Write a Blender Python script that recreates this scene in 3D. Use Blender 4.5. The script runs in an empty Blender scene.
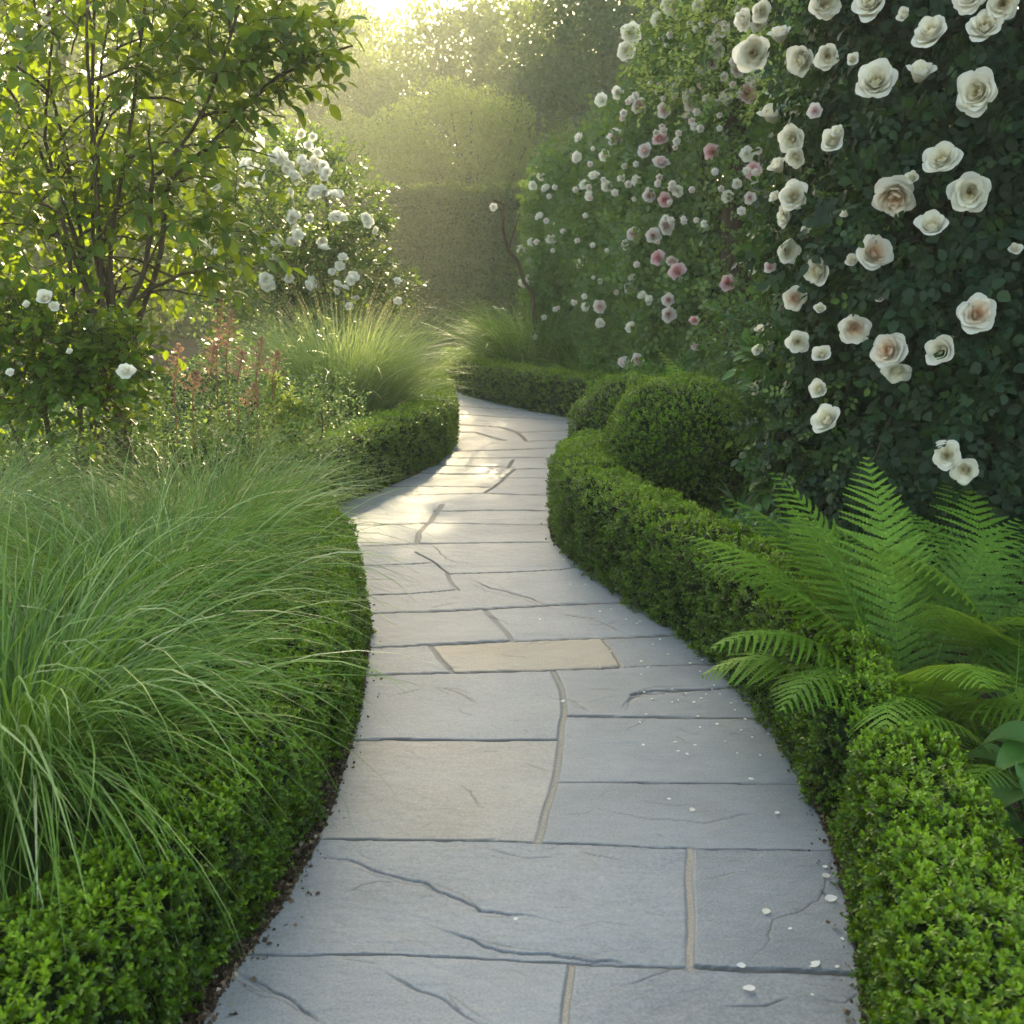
import bpy, math
import numpy as np
from mathutils import Vector, Matrix

rng = np.random.default_rng(7)
R = math.radians
scene = bpy.context.scene
COL = scene.collection

# ------------------------------------------------------------------ camera
CAM_H, F, PITCH = 1.5, 1000.0, R(13.6)
cam_d = bpy.data.cameras.new('camera')
cam = bpy.data.objects.new('camera', cam_d)
COL.objects.link(cam)
cam.location = (0, 0, CAM_H)
cam.rotation_euler = (R(90) - PITCH, 0, 0)
cam_d.sensor_width = 36
cam_d.lens = 36 * F / 1024
cam_d.clip_start = 0.05
cam_d.clip_end = 600
cam_d.dof.use_dof = True
cam_d.dof.focus_distance = 4.2
cam_d.dof.aperture_fstop = 7.0
scene.camera = cam

# ------------------------------------------------------------------ world + sun
SUN_EL, SUN_AZ = R(25), R(3)          # azimuth measured from +Y towards +X
world = bpy.data.worlds.new('World')
scene.world = world
world.use_nodes = True
wn = world.node_tree.nodes
wl = world.node_tree.links
bg = wn['Background']
sky = wn.new('ShaderNodeTexSky')
sky.sky_type = 'NISHITA'
sky.sun_disc = False
sky.sun_elevation = SUN_EL
sky.sun_rotation = SUN_AZ
sky.dust_density = 3.0
sky.air_density = 1.0
wl.new(sky.outputs[0], bg.inputs[0])
bg.inputs[1].default_value = 0.15
sun_d = bpy.data.lights.new('sun', 'SUN')
sun_d.energy = 4.9
sun_d.angle = R(0.5)
sun_d.color = (1.0, 0.87, 0.62)
sun = bpy.data.objects.new('sun', sun_d)
COL.objects.link(sun)
sv = Vector((math.sin(SUN_AZ) * math.cos(SUN_EL), math.cos(SUN_AZ) * math.cos(SUN_EL), math.sin(SUN_EL)))
sun.rotation_euler = sv.to_track_quat('Z', 'Y').to_euler()
sun.location = (0, 0, 30)
scene.view_settings.view_transform = 'Standard'
scene.view_settings.look = 'None'
scene.view_settings.exposure = 2.28
scene.view_settings.use_white_balance = True
scene.view_settings.white_balance_temperature = 7600
scene.view_settings.white_balance_tint = 4
scene.view_settings.gamma = 1
scene.render.engine = 'CYCLES'
cy = scene.cycles
cy.max_bounces = 8
cy.diffuse_bounces = 3
cy.glossy_bounces = 2
cy.transmission_bounces = 4
cy.transparent_max_bounces = 4
cy.volume_bounces = 1
cy.use_denoising = True
cy.sample_clamp_indirect = 6
cy.caustics_reflective = False
cy.caustics_refractive = False
HAZE_DENSITY = 0.0034

# ------------------------------------------------------------------ geometry helpers
CP, SP = math.cos(PITCH), math.sin(PITCH)


def ray(px, py):
    u = (np.asarray(px, float) - 512) / F
    v = -(np.asarray(py, float) - 512) / F
    return u, CP + v * SP, -SP + v * CP


def ground(px, py, z=0.0):
    """point of the level z that lies under that spot of the picture"""
    x, y, w = ray(px, py)
    t = (z - CAM_H) / w
    return np.stack([x * t, y * t, np.full_like(np.asarray(t, float), z)], -1)


def at(px, py, Y):
    x, y, w = ray(px, py)
    t = Y / y
    return np.stack([x * t, y * t, CAM_H + w * t], -1)


def unit(a):
    return a / np.maximum(np.linalg.norm(a, axis=-1, keepdims=True), 1e-9)


def rnd_unit(n):
    return unit(rng.normal(size=(n, 3)))


def lumps(P, scale, k=14, seed=1):
    r = np.random.default_rng(seed)
    out = np.zeros(P.shape[0])
    for _ in range(k):
        d = unit(r.normal(size=3)) * r.uniform(.5, 1.6) / scale * 2 * math.pi
        out += np.sin(P @ d + r.uniform(0, 6.28))
    return out / math.sqrt(k)


T4 = (np.array([[0, 0, 0], [-.5, .5, .1], [0, 1, 0], [.5, .5, .1]]), np.array([[0, 1, 2, 3]]))
T6 = (np.array([[0, 0, 0], [-.42, .3, .10], [-.40, .66, .07], [0, 1, -.10], [.40, .66, .07], [.42, .3, .10]]),
      np.array([[0, 1, 2, 3], [0, 3, 4, 5]]))
# leaf with midrib, curved tip
T9 = (np.array([[0, 0, 0], [-.36, .22, .05], [0, .3, -.03], [.36, .22, .05], [-.45, .55, .04], [0, .62, -.05], [.45, .55, .04],
                [0, 1.0, -.16]]),
      np.array([[0, 1, 4, 5], [0, 5, 6, 3], [5, 4, 7, 7], [5, 7, 6, 6]]))
T8 = (np.array([[0, 0, 0], [-.34, .2, .05], [-.46, .5, .06], [-.26, .82, -.01], [0, 1, -.12], [.26, .82, -.01], [.46, .5, .06], [.34, .2, .05],
                [0, .35, -.02], [0, .7, -.05]]),
      np.array([[0, 8, 2, 1], [8, 9, 3, 2], [0, 7, 6, 8], [8, 6, 5, 9], [9, 5, 4, 3]]))


class Acc:
    def __init__(s):
        s.V, s.Q, s.R, s.M, s.n = [], [], [], [], 0

    def add(s, verts, quads, rnd=None, mat=0):
        verts = np.asarray(verts, float).reshape(-1, 3)
        quads = np.asarray(quads, np.int64).reshape(-1, 4)
        s.V.append(verts)
        s.Q.append(quads + s.n)
        s.R.append(np.full(len(verts), .5) if rnd is None else np.asarray(rnd, float).reshape(-1))
        s.M.append(np.full(len(quads), mat))
        s.n += len(verts)

    def leaves(s, P, A, N, L, wid=1.0, T=T4, rnd=None, mat=0, fold=1.0):
        n = len(P)
        if n == 0:
            return
        A = unit(A)
        X = unit(np.cross(A, N))
        N = np.cross(X, A)
        L = np.broadcast_to(np.asarray(L, float), (n,))[:, None, None]
        tv, tq = T
        v = P[:, None, :] + L * (tv[None, :, 0:1] * wid * X[:, None, :] + tv[None, :, 1:2] * A[:, None, :]
                                 + tv[None, :, 2:3] * fold * N[:, None, :])
        k = len(tv)
        q = tq[None] + (np.arange(n) * k)[:, None, None]
        if rnd is None:
            rnd = rng.random(n)
        s.add(v, q, np.repeat(rnd, k), mat)

    def blades(s, P, az, L, th0, th1, p, wid, K=11, rnd=None, mat=0, curl=None):
        n = len(P)
        t = np.linspace(0, 1, K + 1)
        th = th0[:, None] + (th1 - th0)[:, None] * t[None] ** p[:, None]
        azk = az[:, None] + (0 if curl is None else curl[:, None] * t[None] ** 2)
        step = (L / K)[:, None]
        dx = np.sin(th) * np.cos(azk) * step
        dy = np.sin(th) * np.sin(azk) * step
        dz = np.cos(th) * step
        pos = np.zeros((n, K + 1, 3))
        for i, d in enumerate((dx, dy, dz)):
            pos[:, 1:, i] = np.cumsum((d[:, :-1] + d[:, 1:]) / 2, 1)
        pos += P[:, None]
        tw = rng.uniform(-.9, .9, n)[:, None]
        side = np.stack([-np.sin(azk) * np.cos(tw), np.cos(azk) * np.cos(tw), np.sin(tw) + 0 * azk], -1)
        w = (np.broadcast_to(np.asarray(wid, float), (n,))[:, None] * np.clip(1.15 - t[None] ** 1.6 * 1.12, .04, 1) * np.clip(.5 + t * 3, 0, 1)[None])[..., None] / 2
        v = np.stack([pos - side * w, pos + side * w], 2).reshape(n, -1, 3)
        i = np.arange(K)
        q = np.stack([2 * i, 2 * i + 1, 2 * i + 3, 2 * i + 2], -1)
        q = q[None] + (np.arange(n) * 2 * (K + 1))[:, None, None]
        if rnd is None:
            rnd = rng.random(n)
        s.add(v, q, np.repeat(rnd, 2 * (K + 1)), mat)
        return pos

    def tube(s, pts, rad, k=8, rnd=.5, mat=0, cap=True):
        pts = np.asarray(pts, float)
        n = len(pts)
        rad = np.broadcast_to(np.asarray(rad, float), (n,))
        T = unit(np.gradient(pts, axis=0))
        ref = np.array([0, 0, 1.]) if abs(T[:, 2]).mean() < .8 else np.array([1., 0, 0])
        X = unit(np.cross(T, ref))
        Y = np.cross(T, X)
        a = np.arange(k) / k * 2 * math.pi
        v = pts[:, None] + rad[:, None, None] * (np.cos(a)[None, :, None] * X[:, None] + np.sin(a)[None, :, None] * Y[:, None])
        q = []
        for i in range(n - 1):
            for j in range(k):
                q.append((i * k + j, i * k + (j + 1) % k, (i + 1) * k + (j + 1) % k, (i + 1) * k + j))
        s.add(v, q, np.full(n * k, rnd), mat)

    def rods(s, A, B, ra, rb, mat=0):
        """many thin straight 3-sided rods"""
        n = len(A)
        if n == 0:
            return
        T = unit(B - A)
        X = unit(np.cross(T, np.array([.31, .2, .93])))
        Y = np.cross(T, X)
        a = np.arange(3) / 3 * 2 * math.pi
        off = np.cos(a)[None, :, None] * X[:, None] + np.sin(a)[None, :, None] * Y[:, None]
        v = np.concatenate([A[:, None] + off * ra, B[:, None] + off * rb], 1)
        q = np.array([[0, 1, 4, 3], [1, 2, 5, 4], [2, 0, 3, 5]])
        s.add(v, q[None] + (np.arange(n) * 6)[:, None, None], np.repeat(rng.random(n), 6), mat)

    def build(s, name, mats, parent=None, smooth=True):
        V = np.concatenate(s.V) if s.V else np.zeros((0, 3))
        Q = np.concatenate(s.Q)
        M = np.concatenate(s.M)
        Rr = np.concatenate(s.R)
        if parent is not None:
            V = V - np.array(parent.location)
        me = mesh_from(name, V, Q, M, {'rnd': Rr}, mats, smooth)
        o = bpy.data.objects.new(name, me)
        COL.objects.link(o)
        if parent is not None:
            o.parent = parent
        return o


def mesh_from(name, V, Q, M, attrs, mats, smooth=True):
    tri = Q[:, 2] == Q[:, 3]
    me = bpy.data.meshes.new(name)
    me.vertices.add(len(V))
    me.vertices.foreach_set('co', np.ascontiguousarray(V, np.float32).ravel())
    tot = np.where(tri, 3, 4)
    mask = np.ones(Q.shape, bool)
    mask[tri, 3] = False
    loops = Q[mask]
    me.loops.add(len(loops))
    me.loops.foreach_set('vertex_index', loops.astype(np.int32))
    me.polygons.add(len(Q))
    st = np.concatenate([[0], np.cumsum(tot)[:-1]])
    me.polygons.foreach_set('loop_start', st.astype(np.int32))
    if M is not None:
        me.polygons.foreach_set('material_index', M.astype(np.int32))
    me.update(calc_edges=True)
    if not smooth:
        me.shade_flat()
    for k, a in attrs.items():
        at_ = me.attributes.new(k, 'FLOAT', 'POINT')
        at_.data.foreach_set('value', np.ascontiguousarray(a, np.float32))
    for m in (mats if isinstance(mats, (list, tuple)) else [mats]):
        me.materials.append(m)
    return me


def tag(o, label=None, cat=None, group=None, kind=None):
    if label:
        assert 4 <= len(label.split()) <= 16, label
        o['label'] = label
    if cat:
        o['category'] = cat
    if group:
        o['group'] = group
    if kind:
        o['kind'] = kind
    return o


def thing(name, loc, label, cat, group=None):
    o = bpy.data.objects.new(name, None)
    o.empty_display_size = .2
    o.location = [float(c) for c in loc]
    COL.objects.link(o)
    return tag(o, label, cat, group)


# ------------------------------------------------------------------ materials
def new_mat(name):
    m = bpy.data.materials.new(name)
    m.use_nodes = True
    nt = m.node_tree
    nt.nodes.clear()
    out = nt.nodes.new('ShaderNodeOutputMaterial')
    return m, nt, out


def ramp(nt, fac, stops):
    r = nt.nodes.new('ShaderNodeValToRGB')
    el = r.color_ramp.elements
    while len(el) < len(stops):
        el.new(.5)
    for e, (p, c) in zip(el, stops):
        e.position = p
        e.color = (*c, 1)
    nt.links.new(fac, r.inputs[0])
    return r.outputs[0]


def attr(nt, name):
    a = nt.nodes.new('ShaderNodeAttribute')
    a.attribute_name = name
    return a.outputs['Fac']


def noise(nt, scale, detail=4, rough=.5, vec=None, stretch=None):
    n = nt.nodes.new('ShaderNodeTexNoise')
    n.inputs['Scale'].default_value = scale
    n.inputs['Detail'].default_value = detail
    n.inputs['Roughness'].default_value = rough
    tc = nt.nodes.new('ShaderNodeTexCoord')
    v = tc.outputs['Object'] if vec is None else vec
    if stretch:
        mp = nt.nodes.new('ShaderNodeMapping')
        mp.inputs['Scale'].default_value = stretch
        nt.links.new(v, mp.inputs[0])
        v = mp.outputs[0]
    nt.links.new(v, n.inputs['Vector'])
    return n.outputs['Fac']


def mix(nt, fac, a, b, mode='MIX'):
    m = nt.nodes.new('ShaderNodeMix')
    m.data_type = 'RGBA'
    m.blend_type = mode
    for sock, val in ((m.inputs[0], fac), (m.inputs[6], a), (m.inputs[7], b)):
        if isinstance(val, (int, float)):
            sock.default_value = val
        elif isinstance(val, tuple):
            sock.default_value = (*val, 1)
        else:
            nt.links.new(val, sock)
    return m.outputs[2]


def math_n(nt, op, a, b=None, clamp=False):
    m = nt.nodes.new('ShaderNodeMath')
    m.operation = op
    m.use_clamp = clamp
    for i, v in enumerate((a, b)):
        if v is None:
            continue
        if isinstance(v, (int, float)):
            m.inputs[i].default_value = v
        else:
            nt.links.new(v, m.inputs[i])
    return m.outputs[0]


def leaf_mat(name, stops, trans=(.35, .5, .08), tfac=.35, rough=.45, spec=.4, patch=0.0, patch_col=None):
    """foliage: colour by leaf (attribute rnd), light passing through"""
    m, nt, out = new_mat(name)
    c = ramp(nt, attr(nt, 'rnd'), stops)
    if patch:
        n = noise(nt, 1.0 / patch, 2)
        f = math_n(nt, 'MULTIPLY', math_n(nt, 'SUBTRACT', n, .45), 3, True)
        c = mix(nt, f, c, mix(nt, .6, c, patch_col))
    b = nt.nodes.new('ShaderNodeBsdfPrincipled')
    nt.links.new(c, b.inputs['Base Color'])
    b.inputs['Roughness'].default_value = rough
    b.inputs['Specular IOR Level'].default_value = spec
    t = nt.nodes.new('ShaderNodeBsdfTranslucent')
    tc = mix(nt, .55, c, trans)
    nt.links.new(tc, t.inputs['Color'])
    mx = nt.nodes.new('ShaderNodeMixShader')
    mx.inputs[0].default_value = tfac
    nt.links.new(b.outputs[0], mx.inputs[1])
    nt.links.new(t.outputs[0], mx.inputs[2])
    nt.links.new(mx.outputs[0], out.inputs[0])
    return m


def plain_mat(name, c1, c2, scale=8, rough=.8, bump=.0, stretch=None, detail=5):
    m, nt, out = new_mat(name)
    n = noise(nt, scale, detail, .6, stretch=stretch)
    c = ramp(nt, n, [(.3, c1), (.7, c2)])
    b = nt.nodes.new('ShaderNodeBsdfPrincipled')
    nt.links.new(c, b.inputs['Base Color'])
    b.inputs['Roughness'].default_value = rough
    b.inputs['Specular IOR Level'].default_value = .12
    if bump:
        bp = nt.nodes.new('ShaderNodeBump')
        bp.inputs['Strength'].default_value = 1
        bp.inputs['Distance'].default_value = bump
        nt.links.new(n, bp.inputs['Height'])
        nt.links.new(bp.outputs[0], b.inputs['Normal'])
    nt.links.new(b.outputs[0], out.inputs[0])
    return m


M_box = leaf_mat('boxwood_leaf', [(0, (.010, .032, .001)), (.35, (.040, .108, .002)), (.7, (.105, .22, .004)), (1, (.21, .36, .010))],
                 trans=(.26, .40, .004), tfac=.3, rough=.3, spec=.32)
M_box_far = leaf_mat('boxwood_leaf_far', [(0, (.016, .05, .002)), (.45, (.065, .155, .004)), (1, (.24, .38, .012))],
                     trans=(.28, .42, .04), tfac=.3, rough=.4, spec=.28)
M_inner_shade = plain_mat('inner_shade', (.004, .012, .002), (.010, .024, .004), 40, .95, .004)  # near-black fill, the shade between the leaves put into its colour
M_grass = leaf_mat('grass_blade', [(0, (.035, .10, .008)), (.45, (.08, .19, .018)), (.75, (.18, .31, .05)), (.9, (.36, .44, .18)), (1, (.55, .56, .34))],
                   trans=(.28, .46, .05), tfac=.34, rough=.4, spec=.35)
M_grass2 = leaf_mat('pale_grass_blade', [(0, (.08, .18, .035)), (.5, (.17, .30, .07)), (.8, (.33, .42, .18)), (1, (.5, .52, .33))],
                    trans=(.5, .56, .16), tfac=.42, rough=.42, spec=.45)
M_seed = leaf_mat('seed_head', [(0, (.35, .3, .14)), (1, (.6, .52, .3))], trans=(.7, .6, .3), tfac=.4, rough=.7, spec=.1)
M_fern = leaf_mat('fern_leaf', [(0, (.035, .10, .008)), (.6, (.15, .31, .032)), (1, (.28, .46, .07))], trans=(.4, .55, .04), tfac=.4, rough=.5, spec=.25)
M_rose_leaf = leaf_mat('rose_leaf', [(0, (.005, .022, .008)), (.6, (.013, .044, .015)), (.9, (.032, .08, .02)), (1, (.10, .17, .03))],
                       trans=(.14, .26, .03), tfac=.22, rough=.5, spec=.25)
M_rose_leaf_lit = leaf_mat('rambler_leaf_lit', [(0, (.035, .085, .018)), (.6, (.075, .16, .03)), (1, (.18, .29, .05))],
                           trans=(.34, .46, .06), tfac=.36, rough=.45, spec=.4, patch=.45, patch_col=(.12, .19, .035))  # paler rose leaf copy with yellow sunlight put into its colour
M_shrub = leaf_mat('shrub_leaf', [(0, (.03, .07, .006)), (.6, (.07, .14, .01)), (.9, (.13, .22, .015)), (1, (.26, .31, .03))],
                   trans=(.42, .52, .03), tfac=.42, rough=.4, spec=.45)
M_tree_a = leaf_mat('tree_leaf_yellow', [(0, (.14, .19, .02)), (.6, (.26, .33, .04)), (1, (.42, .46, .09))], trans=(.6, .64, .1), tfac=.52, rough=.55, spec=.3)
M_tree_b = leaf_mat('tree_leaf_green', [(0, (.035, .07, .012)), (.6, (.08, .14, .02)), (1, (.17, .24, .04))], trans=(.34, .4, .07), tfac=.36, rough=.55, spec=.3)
M_hedge_tall = leaf_mat('tall_hedge_leaf', [(0, (.014, .055, .008)), (.6, (.024, .088, .012)), (1, (.05, .13, .016))], trans=(.3, .36, .05), tfac=.28, rough=.5, spec=.35)
M_herb = leaf_mat('herb_leaf', [(0, (.05, .12, .03)), (.6, (.10, .2, .05)), (1, (.24, .34, .1))], trans=(.4, .5, .1), tfac=.38, rough=.5, spec=.3)
M_dark_herb = leaf_mat('dark_herb_leaf', [(0, (.02, .07, .02)), (.6, (.04, .12, .03)), (1, (.09, .2, .05))], trans=(.22, .4, .06), tfac=.3, rough=.42, spec=.45)
M_herb2 = leaf_mat('fresh_herb_leaf', [(0, (.03, .09, .015)), (.6, (.07, .17, .025)), (1, (.15, .28, .05))], trans=(.3, .48, .06), tfac=.38, rough=.5, spec=.3)
M_lime = leaf_mat('lime_leaf', [(0, (.16, .26, .04)), (.6, (.28, .38, .07)), (1, (.42, .48, .14))], trans=(.5, .56, .1), tfac=.42, rough=.5, spec=.3)
M_hosta = leaf_mat('hosta_leaf', [(0, (.025, .085, .015)), (1, (.07, .17, .03))], trans=(.2, .4, .04), tfac=.25, rough=.5, spec=.3)
M_plume = leaf_mat('plume_flower', [(0, (.26, .12, .08)), (.6, (.42, .23, .17)), (1, (.56, .38, .29))], trans=(.5, .3, .2), tfac=.35, rough=.7, spec=.1)
M_hedge_core = plain_mat('hedge_core', (.012, .045, .007), (.02, .065, .010), 12, .95)
M_bark = plain_mat('bark', (.05, .035, .022), (.13, .09, .055), 18, .9, .01, (1, 1, .25))
M_bark_far = plain_mat('far_bark', (.05, .04, .03), (.10, .08, .06), 6, .9)
M_timber = plain_mat('arch_timber', (.035, .024, .017), (.10, .068, .045), 12, .9, .02, (3, 3, .3))
M_stalk = plain_mat('green_stalk', (.06, .10, .025), (.12, .15, .04), 20, .6)


def petal_mat(name, inner, mid, outer):
    m, nt, out = new_mat(name)
    c = ramp(nt, attr(nt, 'rnd'), [(0, inner), (.35, mid), (.75, outer), (1, outer)])
    b = nt.nodes.new('ShaderNodeBsdfPrincipled')
    nt.links.new(c, b.inputs['Base Color'])
    b.inputs['Roughness'].default_value = .6
    b.inputs['Specular IOR Level'].default_value = .25
    t = nt.nodes.new('ShaderNodeBsdfTranslucent')
    nt.links.new(c, t.inputs['Color'])
    mx = nt.nodes.new('ShaderNodeMixShader')
    mx.inputs[0].default_value = .45
    nt.links.new(b.outputs[0], mx.inputs[1])
    nt.links.new(t.outputs[0], mx.inputs[2])
    nt.links.new(mx.outputs[0], out.inputs[0])
    return m


M_pet_peach = petal_mat('petal_peach_centre', (.84, .54, .34), (.89, .74, .58), (.89, .85, .75))
M_pet_cream = petal_mat('petal_cream', (.86, .76, .48), (.90, .85, .68), (.90, .87, .76))
M_pet_white = petal_mat('petal_white', (.9, .85, .66), (.93, .89, .77), (.93, .90, .80))
M_pet_pink = petal_mat('petal_pink', (.72, .22, .26), (.80, .42, .44), (.86, .66, .66))
M_pet_small = petal_mat('petal_small', (.80, .46, .44), (.88, .74, .68), (.92, .88, .82))
M_pet_blush = petal_mat('petal_blush', (.78, .42, .42), (.84, .66, .62), (.86, .80, .77))

# ------------------------------------------------------------------ ground sheet
def make_ground():
    g = Acc()
    xs = np.concatenate([np.linspace(-80, -4, 20), np.linspace(-3.8, 3.8, 90), np.linspace(4, 80, 20)])
    ys = np.concatenate([np.linspace(-30, 1, 12), np.linspace(1.1, 8, 110), np.linspace(8.3, 30, 60), np.linspace(32, 100, 14)])
    X, Y = np.meshgrid(xs, ys)
    P = np.stack([X.ravel(), Y.ravel(), np.zeros(X.size)], -1)
    P[:, 2] = -.040 + .006 * lumps(P, .35, seed=3)
    nx, ny = len(xs), len(ys)
    i, j = np.meshgrid(np.arange(nx - 1), np.arange(ny - 1))
    a = (j * nx + i).ravel()
    g.add(P, np.stack([a, a + 1, a + nx + 1, a + nx], -1))
    m = plain_mat('soil', (.025, .017, .011), (.075, .052, .036), 22, .95, .02)
    return tag(g.build('ground', m), kind='structure')


make_ground()

# ------------------------------------------------------------------ path (one structured sheet, slabs / joints / clefts in the geometry)
Ly = [355, 375, 390, 398, 415, 428, 440, 450, 459, 475, 490, 506, 520, 537, 560, 600, 640, 700, 748, 800, 850, 900, 960, 1024, 1110]
Lx = [436, 446, 452, 456, 457, 457, 455, 450, 444, 415, 378, 330, 322, 325, 345, 367, 370, 362, 350, 334, 313, 284, 243, 200, 138]
Ry = [355, 375, 390, 399, 405, 410, 418, 424, 430, 445, 470, 486, 500, 520, 541, 563, 600, 624, 647, 663, 710, 757, 808, 847, 925, 975, 1024, 1110]
Rx = [462, 466, 471, 482, 506, 545, 582, 586, 588, 592, 585, 570, 555, 548, 552, 576, 628, 669, 702, 724, 763, 794, 817, 833, 853, 860, 867, 880]

# joints: (points in the picture, half-width m, kind) kind 0 tight dark, 1 pale mortar
J = [
    ([(150, 951), (243, 955), (470, 958), (572, 964), (720, 968), (865, 975)], .006, .5),
    ([(572, 964), (566, 1000), (562, 1110)], .008, 1),
    ([(280, 838), (400, 839), (560, 843), (690, 848), (850, 850)], .005, .3),
    ([(690, 848), (690, 968)], .009, 1),
    ([(340, 740), (450, 740), (560, 740)], .006, 0),
    ([(553, 671), (562, 690), (566, 712), (561, 742), (552, 790), (538, 842)], .009, 1),
    ([(556, 782), (700, 783), (825, 784)], .006, .1),
    ([(566, 716), (660, 717), (790, 719)], .006, .5),
    ([(350, 676), (440, 674), (553, 671), (600, 669), (622, 667)], .006, .15),
    ([(622, 667), (611, 648), (603, 639)], .007, 1),
    ([(622, 667), (690, 664), (742, 664)], .004, .4),
    ([(632, 695), (652, 691), (700, 690), (745, 686)], .004, .2),
    ([(452, 672), (441, 660), (430, 645)], .008, 1),
    ([(350, 649), (430, 645), (510, 642), (603, 638), (660, 635), (700, 633)], .006, .2),
    ([(515, 642), (500, 625), (485, 610)], .008, 1),
    ([(360, 614), (420, 612), (485, 609), (550, 605), (660, 601)], .006, .15),
    ([(372, 595), (410, 594), (452, 590), (458, 589)], .006, .3),
    ([(458, 590), (452, 582), (447, 574)], .007, 1),
    ([(415, 552), (430, 560), (448, 573)], .004, .3),
    ([(340, 566), (380, 565), (430, 563)], .006, .3),
    ([(447, 574), (500, 572), (560, 569), (610, 563)], .006, 0),
    ([(330, 546), (370, 546), (417, 544), (480, 543), (550, 542)], .006, .3),
    ([(417, 544), (418, 532), (430, 520), (442, 505)], .014, 1),
    ([(325, 525), (380, 525), (425, 523)], .006, .6),
    ([(428, 523), (480, 524), (550, 525)], .006, .8),
    ([(434, 511), (490, 510), (550, 511)], .006, 0),
    ([(340, 497), (400, 495), (442, 494)], .006, .6),
    ([(442, 494), (480, 493), (552, 495)], .006, 0),
    ([(485, 493), (500, 482), (515, 469)], .010, .5),
    ([(380, 486), (430, 486), (490, 487)], .006, 0),
    ([(500, 478), (556, 478)], .006, .7),
    ([(400, 472), (450, 474), (510, 474)], .007, .3),
    ([(515, 469), (565, 468)], .007, .6),
    ([(508, 468), (513, 460)], .010, .3),
    ([(428, 465), (470, 466), (513, 467)], .007, .3),
    ([(450, 458), (510, 458), (570, 457)], .007, .6),
    ([(455, 451), (500, 450), (575, 447)], .007, .3),
    ([(527, 441), (523, 436), (518, 432)], .008, .5),
    ([(527, 441), (560, 440), (580, 438)], .01, .3),
    ([(455, 432), (475, 432), (490, 437), (505, 440)], .005, .6),
    ([(457, 424), (500, 427), (518, 432), (580, 430)], .010, .7),
    ([(457, 414), (500, 417), (583, 421)], .010, .8),
    ([(456, 406), (500, 409), (545, 412)], .010, .8),
]
CR = [  # clefts and cracks: points, depth m, step (one side lower) m
    ([(300, 855), (345, 863), (400, 878), (425, 882), (455, 897), (478, 911), (520, 914), (560, 924)], .006, .003),
    ([(430, 925), (460, 938), (495, 949), (520, 952), (560, 954), (600, 962), (640, 964)], .006, .003),
    ([(345, 893), (362, 884), (398, 882)], .003, .001),
    ([(485, 848), (520, 855), (560, 858)], .003, .001),
    ([(580, 852), (620, 860)], .003, .0),
    ([(235, 972), (262, 992), (300, 1008), (325, 1026)], .005, .002),
    ([(376, 970), (410, 985), (440, 995), (470, 1018), (490, 1030)], .004, .001),
    ([(840, 850), (832, 878), (822, 900), (795, 914), (775, 920), (765, 945), (745, 965)], .003, .0),
    ([(458, 784), (470, 792), (478, 806)], .003, .001),
    ([(420, 828), (432, 822)], .002, .0),
    ([(560, 845), (545, 850)], .002, .0),
    ([(392, 695), (410, 692), (422, 689)], .003, .0),
    ([(437, 687), (455, 692), (470, 700), (478, 704)], .004, .001),
    ([(459, 708), (465, 713), (475, 716)], .002, .0),
    ([(623, 707), (630, 699), (645, 694), (690, 691)], .005, .002),
    ([(570, 700), (590, 712)], .002, .0),
    ([(473, 580), (490, 588), (510, 592), (530, 597), (548, 604)], .006, .003),
    ([(560, 614), (580, 617), (600, 619)], .003, .001),
    ([(620, 985), (650, 975), (680, 965)], .002, .001),
    ([(720, 1005), (760, 1006), (790, 996)], .003, .001),
    ([(815, 998), (845, 1000), (860, 990)], .002, .001),
    ([(640, 800), (670, 806), (700, 806)], .002, .0),
    ([(590, 808), (640, 818), (700, 822), (760, 812)], .002, .001),
    ([(700, 880), (740, 872)], .002, .0),
    ([(640, 925), (600, 922), (570, 930)], .0015, .0),
    ([(340, 960), (380, 966)], .002, 0),
    ([(430, 545), (455, 562), (480, 566)], .003, .001),
]
TONE = {  # slab tone by a spot on it: (value -1..1 dark..light, warmth 0..1)
    (450, 790): (.2, .5), (520, 657): (.2, .9), (450, 625): (.1, .1), (480, 900): (-.1, .0), (770, 905): (-.45, .0), (720, 1000): (-.35, .05),
    (400, 1000): (-.05, .05), (460, 705): (.1, .05), (700, 750): (.0, .0), (700, 815): (-.25, .0), (400, 602): (.25, .6), (400, 580): (.3, .4),
    (520, 556): (.2, .25), (380, 535): (.35, .35), (370, 512): (.35, .35), (490, 517): (.3, .1), (490, 534): (-.1, .0), (490, 502): (-.1, .05),
    (470, 480): (.25, .45), (430, 478): (.2, .3), (540, 473): (.1, .3), (500, 455): (.2, .4), (500, 435): (.15, .25), (400, 661): (.15, .15), (590, 620): (.05, .0), (560, 585): (.1, .05), (665, 655): (-.1, .05), (660, 705): (-.15, 0), (600, 680): (-.1, .05),
}


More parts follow.
